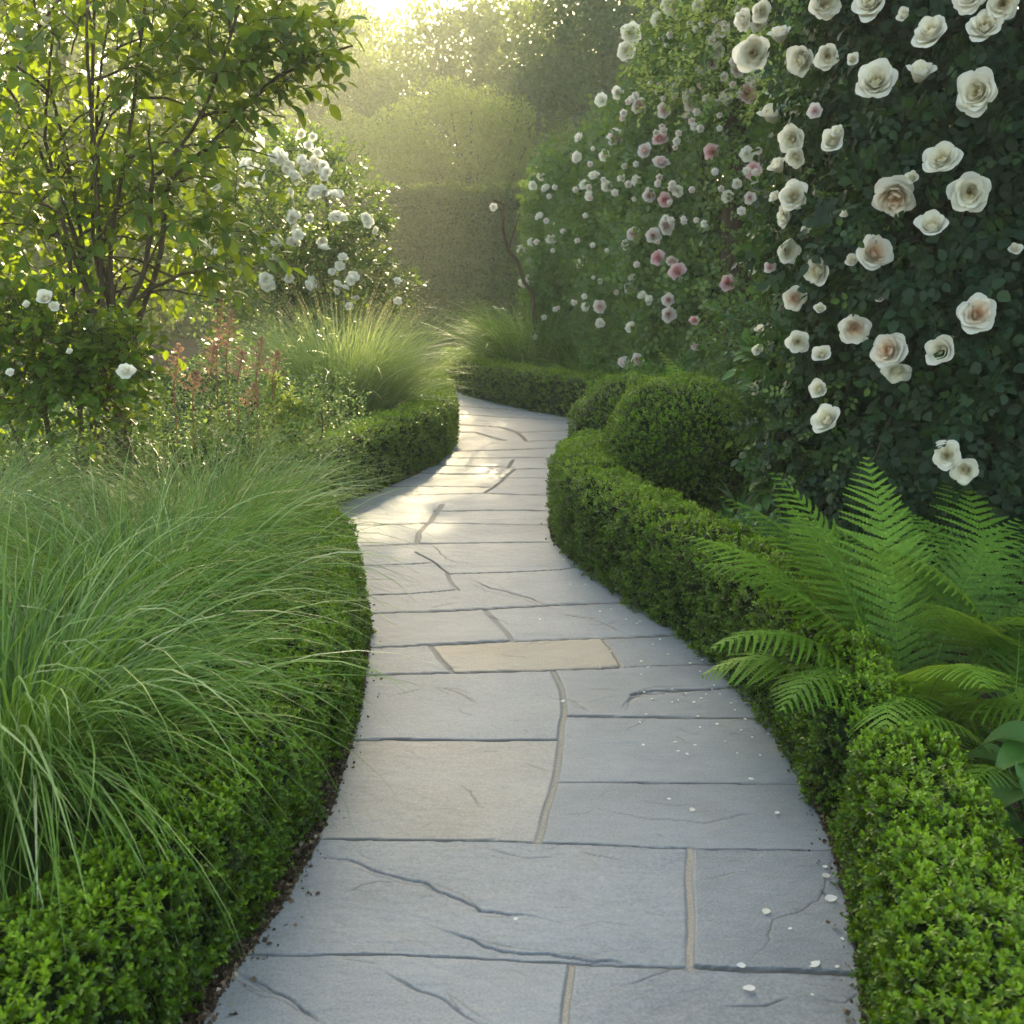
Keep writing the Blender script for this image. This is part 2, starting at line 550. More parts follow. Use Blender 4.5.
def make_path():
    rows = np.concatenate([np.arange(1110, 600, -1.0), np.arange(600, 355, -.55)])
    NC = 430
    uu = np.linspace(0, 1, NC)
    PX = np.zeros((len(rows), NC))
    lx = np.interp(rows, Ly, Lx)
    rx = np.interp(rows, Ry, Rx)
    # gentle edge smoothing
    k = np.ones(9) / 9
    lx = np.convolve(np.pad(lx, 4, 'edge'), k, 'valid')
    rx = np.convolve(np.pad(rx, 4, 'edge'), k, 'valid')
    PX = lx[:, None] + (rx - lx)[:, None] * uu[None]
    PY = np.repeat(rows[:, None], NC, 1)
    W = ground(PX, PY)
    P2 = W[..., :2].reshape(-1, 2)
    n = len(P2)
    rowstep = np.repeat(np.abs(np.gradient(W[:, NC // 2, 1]))[:, None], NC, 1).ravel()

    def seg_dist(poly, jitter, seed, sgn=False):
        pw = ground(np.array([p[0] for p in poly], float), np.array([p[1] for p in poly], float))[:, :2]
        # resample and jitter
        d = np.concatenate([[0], np.cumsum(np.linalg.norm(np.diff(pw, axis=0), axis=1))])
        m = max(3, int(d[-1] / .02))
        s = np.linspace(0, d[-1], m)
        q = np.stack([np.interp(s, d, pw[:, i]) for i in (0, 1)], -1)
        r = np.random.default_rng(seed)
        jj = np.cumsum(r.normal(size=(m, 2)), 0)
        jj -= np.linspace(jj[0], jj[-1], m)
        q = q + jj * jitter
        lo, hi = q.min(0) - .12, q.max(0) + .12
        idx = np.nonzero(((P2 > lo) & (P2 < hi)).all(1))[0]
        D = np.full(len(idx), 9.)
        S = np.zeros(len(idx))
        TT = np.zeros(len(idx))
        pts = P2[idx]
        for a in range(m - 1):
            A, B = q[a], q[a + 1]
            ab = B - A
            l2 = max(ab @ ab, 1e-9)
            t = np.clip(((pts - A) @ ab) / l2, 0, 1)
            pr = A + t[:, None] * ab
            dd = np.linalg.norm(pts - pr, axis=1)
            sg = np.sign(ab[0] * (pts[:, 1] - A[1]) - ab[1] * (pts[:, 0] - A[0]))
            u = dd < D
            D[u] = dd[u]
            S[u] = sg[u]
            TT[u] = (a + t[u]) / (m - 1)
        return idx, D, S, TT

    z = np.zeros(n)
    joint = np.zeros(n)
    pale = np.zeros(n)
    for k_, (poly, hw, kind) in enumerate(J):
        idx, D, S, TT = seg_dist(poly, .0012, k_)
        hwv = np.maximum(hw * .42 if kind < 1 else hw * .8, rowstep[idx] * (.45 if kind < 1 else .55))
        f = np.clip(1.6 - D / hwv, 0, 1)
        joint[idx] = np.maximum(joint[idx], f)
        pale[idx] = np.where(f > .05, np.maximum(pale[idx], kind), pale[idx])
        dep = .004 if kind >= 1 else .007
        z[idx] = np.minimum(z[idx], -dep * np.clip(1.8 - D / hwv, 0, 1) ** .8)
    # slab ids: connected cells between joints
    wall = (joint > .45).reshape(len(rows), NC)
    lab = np.full(wall.shape, -1)
    nr = len(rows)
    cur = 0
    flat = wall.ravel()
    labf = lab.ravel()
    for s0 in range(0, n, 7):
        if flat[s0] or labf[s0] >= 0:
            continue
        st = [s0]
        labf[s0] = cur
        while st:
            c = st.pop()
            r_, c_ = divmod(c, NC)
            for nb, ok in ((c - 1, c_ > 0), (c + 1, c_ < NC - 1), (c - NC, r_ > 0), (c + NC, r_ < nr - 1)):
                if ok and not flat[nb] and labf[nb] < 0:
                    labf[nb] = cur
                    st.append(nb)
        cur += 1
    r = np.random.default_rng(5)
    tone = r.uniform(-.25, .25, cur + 1)
    warm = r.uniform(0, .3, cur + 1)
    tiltx, tilty, lift = r.uniform(-.0025, .0025, cur + 1), r.uniform(-.0025, .0025, cur + 1), r.uniform(-.0012, .0012, cur + 1)
    for (px, py), (t_, w_) in TONE.items():
        ri = int(np.argmin(abs(rows - py)))
        ci = int(np.argmin(abs(PX[ri] - px)))
        l = labf[ri * NC + ci]
        if l >= 0:
            tone[l], warm[l] = t_, w_
    lf = np.where(labf < 0, cur, labf)
    tv = tone[lf]
    wv = warm[lf]
    P3 = np.concatenate([P2, lf[:, None] * .73], 1)
    # riven surface: stepped clefts (terraces of a stretched noise) + soft undulation
    st_ = P3 * np.array([1.0, 2.4, 1])
    h1 = lumps(st_, .55, 16, 11)
    h1 += .35 * lumps(st_, .13, 16, 12)
    terr = np.floor(h1 * 1.3)
    fr = h1 * 1.3 - terr
    step = terr + np.clip((fr - .93) / .07, 0, 1)
    inslab = 1 - np.clip(joint * 1.5, 0, 1)
    z += inslab * (.0008 * step + .0003 * lumps(st_, .12, 14, 13) + lift[lf] + tiltx[lf] * P2[:, 0] + tilty[lf] * (P2[:, 1] % 1.0))
    crack = np.zeros(n)
    rr_ = np.random.default_rng(21)
    more = []
    for poly, dep, stp in CR:          # hairline companions beside the larger clefts
        if dep >= .004:
            for _ in range(3):
                m_ = len(poly)
                i0 = rr_.integers(0, max(1, m_ - 2))
                i1 = min(m_, i0 + rr_.integers(2, 5))
                if i1 - i0 >= 2:
                    o1, o2 = rr_.uniform(-7, 7, 2), rr_.uniform(-9, 9, 2)
                    more.append(([(x + o1[0] * (1 - q) + o2[0] * q, y + (o1[1] * (1 - q) + o2[1] * q) * .7) for q, (x, y) in zip(np.linspace(0, 1, i1 - i0), poly[i0:i1])], .0018, 0.))
    for _ in range(46):                # short scattered hairlines
        y = rr_.uniform(600, 1020)
        xl, xr = np.interp(y, Ly, Lx) + 20, np.interp(y, Ry, Rx) - 20
        x = rr_.uniform(xl, xr)
        l_ = rr_.uniform(10, 45)
        a_ = rr_.normal(.15, .35)
        more.append(([(x + l_ * q * math.cos(a_) + rr_.normal(0, 1.2), y + l_ * q * math.sin(a_) * .6 + rr_.normal(0, 1.0)) for q in (0, .3, .6, 1)], rr_.uniform(.0008, .0022), 0.))
    for k_, (poly, dep, stp) in enumerate(CR + more):
        idx, D, S, TT = seg_dist(poly, .0034, 100 + k_)
        taper = np.clip(np.sin(np.clip(TT, 0.02, .98) * math.pi) * 1.8, .25, 1)
        wd = np.maximum(.0015 * taper + .0004, rowstep[idx] * .42)
        f = np.clip(1.5 - D / wd, 0, 1) * taper
        z[idx] -= dep * .55 * f
        crack[idx] = np.maximum(crack[idx], f * min(1, .25 + dep / .005))
        z[idx] -= stp * np.where(S < 0, 1, 0) * np.exp(-D / .025) * taper
    W[..., 2] = z.reshape(W.shape[:2])
    # skirts down the outer sides
    V = W.reshape(-1, 3)
    a = (np.arange(nr - 1)[:, None] * NC + np.arange(NC - 1)[None]).ravel()
    Q = np.stack([a, a + 1, a + NC + 1, a + NC], -1)
    # kept edges worn: chamfer by lowering the outer columns
    V = V.reshape(nr, NC, 3)
    V[:, 0, 2] -= .006
    V[:, -1, 2] -= .006
    V = V.reshape(-1, 3)
    sk, sq = [], []
    base = len(V)
    for ci in (0, NC - 1):
        col = V.reshape(nr, NC, 3)[:, ci].copy()
        col[:, 2] = -.07
        sk.append(col)
        i = np.arange(nr - 1)
        top = i * NC + ci
        bot = base + i
        q = np.stack([top, top + NC, bot + 1, bot], -1)
        sq.append(q if ci == 0 else q[:, ::-1])
        base += nr
    V = np.concatenate([V] + sk)
    Q = np.concatenate([Q] + sq)
    pad = lambda a_, v=0: np.concatenate([a_, np.full(2 * nr, v)])
    attrs = {'joint': pad(joint), 'pale': pad(pale), 'tone': pad(tv), 'warm': pad(wv), 'crack': pad(crack), 'slab': pad(lf * 1.0)}
    # material
    m, nt, out = new_mat('slate_paving')
    tc = nt.nodes.new('ShaderNodeTexCoord')
    cmb = nt.nodes.new('ShaderNodeCombineXYZ')
    sep = nt.nodes.new('ShaderNodeSeparateXYZ')
    nt.links.new(tc.outputs['Object'], sep.inputs[0])
    nt.links.new(sep.outputs[0], cmb.inputs[0])
    nt.links.new(sep.outputs[1], cmb.inputs[1])
    nt.links.new(math_n(nt, 'MULTIPLY', attr(nt, 'slab'), 1.37), cmb.inputs[2])
    vec = cmb.outputs[0]
    n1 = noise(nt, 2.2, 5, .6, vec, (1, 1.6, 1))
    n2 = noise(nt, 26, 6, .65, vec, (.6, 2.2, 1))
    n3 = noise(nt, 150, 3, .6, vec)
    n4 = noise(nt, 3.5, 3, .5, vec)
    val = math_n(nt, 'ADD', math_n(nt, 'MULTIPLY', n1, .55), math_n(nt, 'MULTIPLY', n2, .45))
    val = math_n(nt, 'ADD', val, math_n(nt, 'MULTIPLY', attr(nt, 'tone'), .28))
    val = math_n(nt, 'ADD', val, math_n(nt, 'MULTIPLY', math_n(nt, 'SUBTRACT', n3, .5), .85))
    cold = ramp(nt, val, [(.2, (.115, .136, .152)), (.5, (.185, .210, .228)), (.8, (.26, .283, .297))])
    warmc = ramp(nt, val, [(.2, (.17, .145, .11)), (.5, (.27, .235, .18)), (.8, (.36, .32, .26))])
    wf = math_n(nt, 'MULTIPLY', attr(nt, 'warm'), math_n(nt, 'ADD', .25, math_n(nt, 'MULTIPLY', n4, 1.3)), True)
    c = mix(nt, wf, cold, warmc)
    n5 = noise(nt, 5, 4, .6, vec)
    rust = math_n(nt, 'MULTIPLY', math_n(nt, 'SUBTRACT', n5, .58), 2.2, True)
    c = mix(nt, math_n(nt, 'MULTIPLY', rust, .5), c, (.22, .17, .12))
    n6 = noise(nt, 38, 3, .5, tc.outputs['Object'])
    n7 = noise(nt, 2.6, 3, .5, tc.outputs['Object'])
    lich = math_n(nt, 'MULTIPLY', math_n(nt, 'MULTIPLY', math_n(nt, 'SUBTRACT', n6, .62), 9, True), math_n(nt, 'MULTIPLY', math_n(nt, 'SUBTRACT', n7, .48), 5, True))
    c = mix(nt, math_n(nt, 'MULTIPLY', lich, .4), c, (.36, .37, .33))
    mort = ramp(nt, noise(nt, 260, 3, .7, vec), [(.3, (.15, .13, .105)), (.65, (.36, .325, .27))])
    dark = ramp(nt, n3, [(.3, (.025, .023, .02)), (.7, (.07, .06, .05))])  # dark joint filling, with the shadow line of raised slab edges put in
    jc = mix(nt, math_n(nt, 'ADD', math_n(nt, 'MULTIPLY', attr(nt, 'pale'), .85), .12, True), dark, mort)
    c = mix(nt, math_n(nt, 'MULTIPLY', attr(nt, 'joint'), 1.3, True), c, jc)
    c = mix(nt, math_n(nt, 'MULTIPLY', attr(nt, 'crack'), .8, True), c, (.035, .035, .038))
    b = nt.nodes.new('ShaderNodeBsdfPrincipled')
    nt.links.new(c, b.inputs['Base Color'])
    rg = ramp(nt, math_n(nt, 'ADD', math_n(nt, 'MULTIPLY', n2, .6), math_n(nt, 'MULTIPLY', attr(nt, 'joint'), .8)),
              [(.2, (.52, .52, .52)), (.9, (.85, .85, .85))])
    nt.links.new(rg, b.inputs['Roughness'])
    b.inputs['Specular IOR Level'].default_value = .38
    bh = math_n(nt, 'ADD', math_n(nt, 'MULTIPLY', n2, 1.0), math_n(nt, 'MULTIPLY', n3, .35))
    bh = math_n(nt, 'ADD', bh, math_n(nt, 'MULTIPLY', noise(nt, 9, 5, .55, vec, (.5, 2, 1)), .7))
    bp = nt.nodes.new('ShaderNodeBump')
    bp.inputs['Strength'].default_value = .8
    bp.inputs['Distance'].default_value = .0018
    nt.links.new(bh, bp.inputs['Height'])
    nt.links.new(bp.outputs[0], b.inputs['Normal'])
    nt.links.new(b.outputs[0], out.inputs[0])
    me = mesh_from('path', V, Q, None, attrs, m)
    o = bpy.data.objects.new('path', me)
    COL.objects.link(o)
    tag(o, kind='structure')
    return lx, rx, rows


lx, rx, rows = make_path()

# mulch crumbs in the strips of soil beside the path
def make_mulch():
    a = Acc()
    n = 24000
    py = 1100 - 690 * rng.random(n) ** 1.3
    side = rng.random(n) < .5
    e = np.where(side, np.interp(py, Ly, Lx), np.interp(py, Ry, Rx))
    P = ground(e, py)
    off = np.abs(rng.normal(0, .045, n)) - .004
    off = np.where(rng.random(n) < .015, -np.abs(rng.normal(0, .03, n)), off)
    P[:, 0] += np.where(side, -off, off)
    P[:, 2] = np.where(off < 0.002, .004, -.028 + rng.random(n) * .02)
    a.leaves(P, unit(rnd_unit(n) * [1, 1, .5]), rnd_unit(n), rng.uniform(.004, .016, n), 1.0, T4)
    m = leaf_mat('mulch_crumb', [(0, (.03, .02, .012)), (.6, (.09, .06, .04)), (.95, (.2, .15, .1)), (1, (.4, .36, .28))], tfac=.05, rough=.9, spec=.1)
    return tag(a.build('mulch', m), 'brown bark crumbs and soil along both edges of the slate path', 'mulch', kind='stuff')


make_mulch()

# ------------------------------------------------------------------ clipped box
def box_foliage(a, P, N, leaf, m, spr, T, wid=.62, shade=None):
    """short leafy shoots standing on the surface points P"""
    n = len(P)
    D = unit(N + .55 * rnd_unit(n) + np.array([0, 0, .35]))
    ln = spr * rng.uniform(.4, 1.15, n)
    base_r = rng.random(n) * .45
    t = (np.arange(m) + .5) / m
    tt = np.clip(t[None] + rng.uniform(-.08, .08, (n, m)), 0, 1.05)
    pos = P[:, None] - D[:, None] * (spr * .45) + D[:, None] * (tt * ln[:, None])[..., None]
    side = unit(np.cross(np.repeat(D[:, None], m, 1).reshape(-1, 3), rnd_unit(n * m)))
    Df = np.repeat(D, m, 0)
    open_ = (1.05 - .55 * tt.ravel())[:, None]
    A = unit(Df * (1.25 - open_) + side * open_)
    Nn = unit(Df - .5 * side + .3 * rnd_unit(n * m))
    L = leaf * rng.uniform(.75, 1.2, n * m) * (1.0 - .25 * (tt.ravel() > .9))
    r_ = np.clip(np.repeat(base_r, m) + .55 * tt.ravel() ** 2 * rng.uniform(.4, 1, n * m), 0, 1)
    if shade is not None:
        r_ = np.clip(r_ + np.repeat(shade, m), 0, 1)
    a.leaves(pos.reshape(-1, 3), A, Nn, L, wid, T, r_)


def hedge_profile(k=60, e=.34):
    th = np.linspace(0, math.pi, k)
    x = .5 - .5 * np.sign(np.cos(th)) * np.abs(np.cos(th)) ** e
    z = np.abs(np.sin(th)) ** e
    return x, z


def make_hedge(label, pts, side, dens, leaf, T, mat, m=9, spr=.03, ends=(True, True), seed=0, name='box_hedge', group='clipped low box hedges edging the path'):
    """pts: (px, py, width, height) along the edge that faces the path; side +1: body lies to the right (+) of the travel direction"""
    p = ground(np.array([q[0] for q in pts], float), np.array([q[1] for q in pts], float))
    d = np.concatenate([[0], np.cumsum(np.linalg.norm(np.diff(p, axis=0), axis=1))])
    NS = 160
    s = np.linspace(0, d[-1], NS)
    c = np.stack([np.interp(s, d, p[:, i]) for i in (0, 1)], -1)
    kk = 13
    for _ in range(2):
        cp = np.concatenate([2 * c[:1] - c[1:kk // 2 + 1][::-1], c, 2 * c[-1:] - c[-kk // 2:-1][::-1]])
        c = np.stack([np.convolve(cp[:, i], np.ones(kk) / kk, 'valid') for i in (0, 1)], -1)[:NS]
    wv = np.interp(s, d, [q[2] for q in pts])
    hv = np.interp(s, d, [q[3] for q in pts])
    T2 = unit(np.gradient(c, axis=0))
    O = np.stack([T2[:, 1], -T2[:, 0]], -1) * side
    total = d[-1]
    er = .16
    q0 = np.ones(NS)
    if ends[0]:
        q0 = np.minimum(q0, np.sqrt(np.clip(1 - (1 - np.clip(s / er, 0, 1)) ** 2, 0.0, 1)))
    if ends[1]:
        q0 = np.minimum(q0, np.sqrt(np.clip(1 - (1 - np.clip((total - s) / er, 0, 1)) ** 2, 0.0, 1)))
    xk, zk = hedge_profile()

    def surf(si, t, inset):
        ci = np.stack([np.interp(si, s, c[:, i]) for i in (0, 1)], -1)
        oi = unit(np.stack([np.interp(si, s, O[:, i]) for i in (0, 1)], -1))
        ti = np.stack([-oi[:, 1], oi[:, 0]], -1) * side
        w = np.interp(si, s, wv)
        h = np.interp(si, s, hv)
        q = np.interp(si, s, q0)
        # arc-length parameter of a profile of that size
        cum = np.concatenate([[0], np.cumsum(np.hypot(np.diff(xk) * w.mean(), np.diff(zk) * h.mean()))])
        cum /= cum[-1]
        x = np.interp(t, cum, xk)
        z = np.interp(t, cum, zk)
        dx = np.interp(t, cum, np.gradient(xk)) * w
        dz = np.interp(t, cum, np.gradient(zk)) * h
        nn = unit(np.stack([-dz, dx], -1))          # outward in (across, up)
        xx = .5 + (x - .5) * q
        zz = z * (.72 + .28 * q)
        P = np.concatenate([ci + oi * (xx * w)[:, None], (zz * h)[:, None]], 1)
        N = np.concatenate([oi * nn[:, 0:1], nn[:, 1:2]], 1)
        endv = np.where(si < total / 2, -1, 1)[:, None] * np.concatenate([ti, np.zeros((len(ti), 1))], 1)
        N = unit(N * np.maximum(q, .25)[:, None] + endv * (1 - q)[:, None] * 1.2)
        bump = .014 * lumps(P, .16, 12, seed + 3) + .010 * lumps(P, .5, 8, seed + 9)
        return P + N * (bump - inset)[:, None], N

    root = thing(name, (*c[NS // 2], 0), label, 'hedge', group)
    area = total * (wv.mean() + 2 * hv.mean())
    n = int(area * dens)
    a = Acc()
    si = rng.uniform(0, total, n)
    t = rng.uniform(0, 1, n)
    P, N = surf(si, t, 0)
    # young bright top growth, clumped; top light and side shade put in too
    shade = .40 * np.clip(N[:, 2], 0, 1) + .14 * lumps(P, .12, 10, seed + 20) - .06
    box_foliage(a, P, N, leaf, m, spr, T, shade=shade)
    # inner leaf layer, darkened for the shade between the shoots
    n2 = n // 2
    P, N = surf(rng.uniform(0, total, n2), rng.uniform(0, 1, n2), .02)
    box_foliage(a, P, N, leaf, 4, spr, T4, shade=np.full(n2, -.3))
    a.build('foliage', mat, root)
    b = Acc()
    gs, gt = np.meshgrid(np.linspace(0, total, 120), np.linspace(0, 1, 40), indexing='ij')
    P, N = surf(gs.ravel(), gt.ravel(), .045)
    i, j = np.meshgrid(np.arange(119), np.arange(39), indexing='ij')
    q = (i * 40 + j).ravel()
    b.add(P, np.stack([q, q + 1, q + 41, q + 40], -1))
    b.build('inner_core', M_inner_shade, root)  # closed dark shell standing in for the shaded interior of the hedge
    return root


# near left
make_hedge('dense low box hedge under the big arching grass along the left path edge',
           [(-700, 2600, .28, .32), (95, 1130, .28, .32), (187, 1024, .28, .32), (232, 955, .28, .33), (292, 860, .3, .34), (338, 760, .34, .36), (358, 690, .38, .38),
            (364, 640, .42, .39), (356, 600, .45, .39), (336, 562, .45, .38), (300, 545, .45, .38), (250, 545, .4, .36)], -1,
           3000, .0135, T6, M_box, 10, .034, ends=(False, True), seed=1)
make_hedge('low box hedge curving around the pale sunlit grass on the far left bend',
           [(250, 545, .36, .36), (290, 528, .36, .38), (325, 512, .38, .4), (366, 495, .38, .42), (420, 472, .4, .42), (448, 458, .42, .42), (456, 441, .42, .42),
            (456, 424, .42, .4), (450, 408, .4, .4), (432, 399, .4, .38)], -1,
           1700, .015, T4, M_box_far, 8, .035, ends=(True, True), seed=2)
make_hedge('low box hedge bulging into the path in front of the clipped box balls',
           [(650, 474, .3, .36), (616, 479, .32, .38), (584, 486, .36, .40), (562, 499, .4, .43), (552, 516, .42, .45), (551, 530, .42, .46), (557, 545, .42, .45), (578, 566, .42, .44),
            (628, 604, .4, .43), (678, 636, .38, .42), (722, 674, .36, .41)], -1,
           2300, .014, T6, M_box, 8, .034, ends=(True, False), seed=3)
make_hedge('shaded low box hedge running under the spreading fern fronds',
           [(718, 668, .36, .42), (745, 694, .34, .41), (768, 724, .32, .39), (790, 762, .30, .37), (812, 806, .28, .34), (822, 830, .28, .31)], -1,
           2700, .013, T6, M_box, 9, .032, ends=(False, True), seed=4)
make_hedge('bright green low box hedge beside the hosta leaves at the near path edge',
           [(824, 828, .30, .33), (838, 858, .30, .34), (852, 900, .29, .34), (862, 960, .28, .34), (872, 1024, .28, .34), (884, 1130, .28, .34), (960, 1500, .28, .34), (1200, 2600, .28, .34)], -1,
           3400, .0135, T6, M_box, 10, .036, ends=(True, False), seed=5)
make_hedge('distant low box hedge below the far grass and ferns beyond the bend',
           [(438, 372, .5, .36), (447, 386, .5, .38), (462, 395, .5, .4), (484, 400, .5, .42), (510, 407, .5, .42), (545, 414, .5, .42), (584, 421, .5, .42), (650, 430, .5, .4)], -1,
           900, .02, T4, M_box_far, 7, .04, ends=(True, True), seed=6)


def make_ball(label, c, r, seed, dens=2600):
    root = thing('box_ball', (c[0], c[1], 0), label, 'shrub', 'clipped box balls')
    a = Acc()
    n = int(4 * math.pi * r * r * dens)
    N = rnd_unit(n)
    c = np.array(c)

    def surf(N, inset):
        P = N * np.array([1, 1, .96])
        rr = r + .010 * lumps(N, .35, 12, seed) + .010 * lumps(N, .9, 8, seed + 1) - inset
        P = c + P * rr[:, None]
        P[:, 2] = np.maximum(P[:, 2], .01)
        return P
    P = surf(N, 0)
    shade = .36 * np.clip(N[:, 2], -.3, 1) + .12 * lumps(P, .12, 10, seed + 20) - .05  # light on top and shade below put into the leaf tone
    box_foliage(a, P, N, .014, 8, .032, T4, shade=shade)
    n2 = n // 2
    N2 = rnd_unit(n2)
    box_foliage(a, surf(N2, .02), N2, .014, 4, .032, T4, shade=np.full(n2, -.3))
    a.build('foliage', M_box, root)
    b = Acc()
    th, ph = np.meshgrid(np.linspace(0, math.pi, 30), np.linspace(0, 2 * math.pi, 49), indexing='ij')
    NN = np.stack([np.sin(th) * np.cos(ph), np.sin(th) * np.sin(ph), np.cos(th)], -1).reshape(-1, 3)
    i, j = np.meshgrid(np.arange(29), np.arange(48), indexing='ij')
    q = (i * 49 + j).ravel()
    b.add(surf(NN, .045), np.stack([q, q + 1, q + 50, q + 49], -1))
    b.build('inner_core', M_inner_shade, root)  # closed dark shell for the shaded inside of the ball


make_ball('large clipped box ball standing in front of the other ball', (.98, 5.75, .47), .455, 31)
make_ball('smaller clipped box ball half hidden behind the larger ball', (.83, 7.1, .37), .42, 41, 1800)


# ------------------------------------------------------------------ ornamental grasses
def make_grass(label, base, n, length, spread, mat, wid=.0045, bias=(0, 0), droop=(1.3, 2.5), seeds=0, th0=(.02, .5), K=12, group='tufts of fine arching ornamental grass'):
    base = np.array(base, float)
    root = thing('ornamental_grass', base, label, 'grass', group)
    a = Acc()
    az = rng.uniform(0, 2 * math.pi, n)
    rr = spread * np.sqrt(rng.random(n))
    P = base + np.stack([rr * np.cos(az), rr * np.sin(az), np.zeros(n)], -1)
    az = az + rng.normal(0, .5, n)
    bx = np.cos(az) + bias[0]
    by = np.sin(az) + bias[1]
    az = np.arctan2(by, bx)
    L = length * rng.uniform(.62, 1.12, n)
    t0 = rng.uniform(*th0, n) * (.4 + .6 * rr / spread)
    t1 = rng.uniform(*droop, n)
    rnd = np.clip(rng.beta(2, 2.6, n) + .25 * (L / length - .9), 0, 1)
    a.blades(P, az, L, t0, t1, rng.uniform(1.2, 2.4, n), wid * rng.uniform(.6, 1.25, n), K, rnd, curl=rng.normal(0, .35, n))
    # a few broad pale leaves on the outside
    k = n // 14
    azk = az[:k] + rng.normal(0, .3, k)
    a.blades(P[:k], azk, length * rng.uniform(.7, 1.1, k), t0[:k], rng.uniform(droop[0] + .2, droop[1], k), rng.uniform(1.1, 1.9, k), wid * 1.75, K, rng.uniform(.70, 1.0, k), curl=rng.normal(0, .3, k))
    # short dead and young blades filling the base
    k = n // 4
    azk = rng.uniform(0, 6.28, k)
    rk = spread * 1.1 * np.sqrt(rng.random(k))
    a.blades(base + np.stack([rk * np.cos(azk), rk * np.sin(azk), 0 * rk], -1), azk, length * rng.uniform(.25, .55, k), rng.uniform(0, .6, k),
             rng.uniform(.5, 1.6, k), np.full(k, 1.3), wid, 6, rng.random(k) * .6)
    a.build('blades', mat, root)
    if seeds:
        s = Acc()
        az = rng.uniform(0, 6.28, seeds)
        rs = spread * .7 * np.sqrt(rng.random(seeds))
        Ps = base + np.stack([rs * np.cos(az), rs * np.sin(az), 0 * rs], -1)
        pos = s.blades(Ps, az, length * rng.uniform(.95, 1.25, seeds), rng.uniform(.02, .3, seeds), rng.uniform(.5, 1.3, seeds), np.full(seeds, 2.0),
                       .003, 10, rng.random(seeds))
        tip = pos[:, -4:, :]
        for k_ in range(3):
            A0, B0 = tip[:, k_], tip[:, k_ + 1]
            for f in np.linspace(0, 1, 5)[:-1]:
                q = A0 + (B0 - A0) * f
                s.leaves(q, unit((B0 - A0) + .02 * rnd_unit(seeds)), rnd_unit(seeds), .024, .22, T4)
        s.build('seed_heads', M_seed, root)
    return root


make_grass('big green arching grass spilling over the near left box hedge', (-1.30, 2.35, -.03), 2000, 1.20, .20, M_grass, .0064, (.08, -.02), (1.7, 2.9), th0=(.02, .55))
make_grass('green grass tuft behind the nearest one, blades trailing over the path edge', (-1.35, 3.45, -.03), 2100, 1.14, .24, M_grass, .0050, (.10, 0), (1.5, 2.9), th0=(.02, .55))
make_grass('light green grass tuft between the near tufts and the pink plumes', (-1.45, 4.6, -.03), 1900, 1.02, .3, M_grass2, .004, (.1, 0), (1.2, 2.7), 0)
make_grass('straw tinged grass tuft at the foot of the leafy shrub', (-2.45, 4.0, -.03), 1700, 1.2, .3, M_grass2, .004, (0, 0), (1.2, 2.6), 0)
make_grass('pale sunlit grass mound inside the curve of the far left hedge', (-1.48, 8.75, -.03), 4200, 1.38, .30, M_grass2, .0078, (0, 0), (.8, 2.2), 110, (.02, .62))
make_grass('dark green grass tuft beyond the bend left of the distant fern', (.25, 13.0, -.03), 1800, 1.5, .4, M_grass, .011, (-.1, -.1), (1.1, 2.4), 0, (.05, .7))
make_grass('grass tuft with long drooping leaves beside the distant fern', (.85, 12.4, -.03), 900, 1.25, .3, M_grass, .009, (-.1, -.2), (1.2, 2.5), 0)


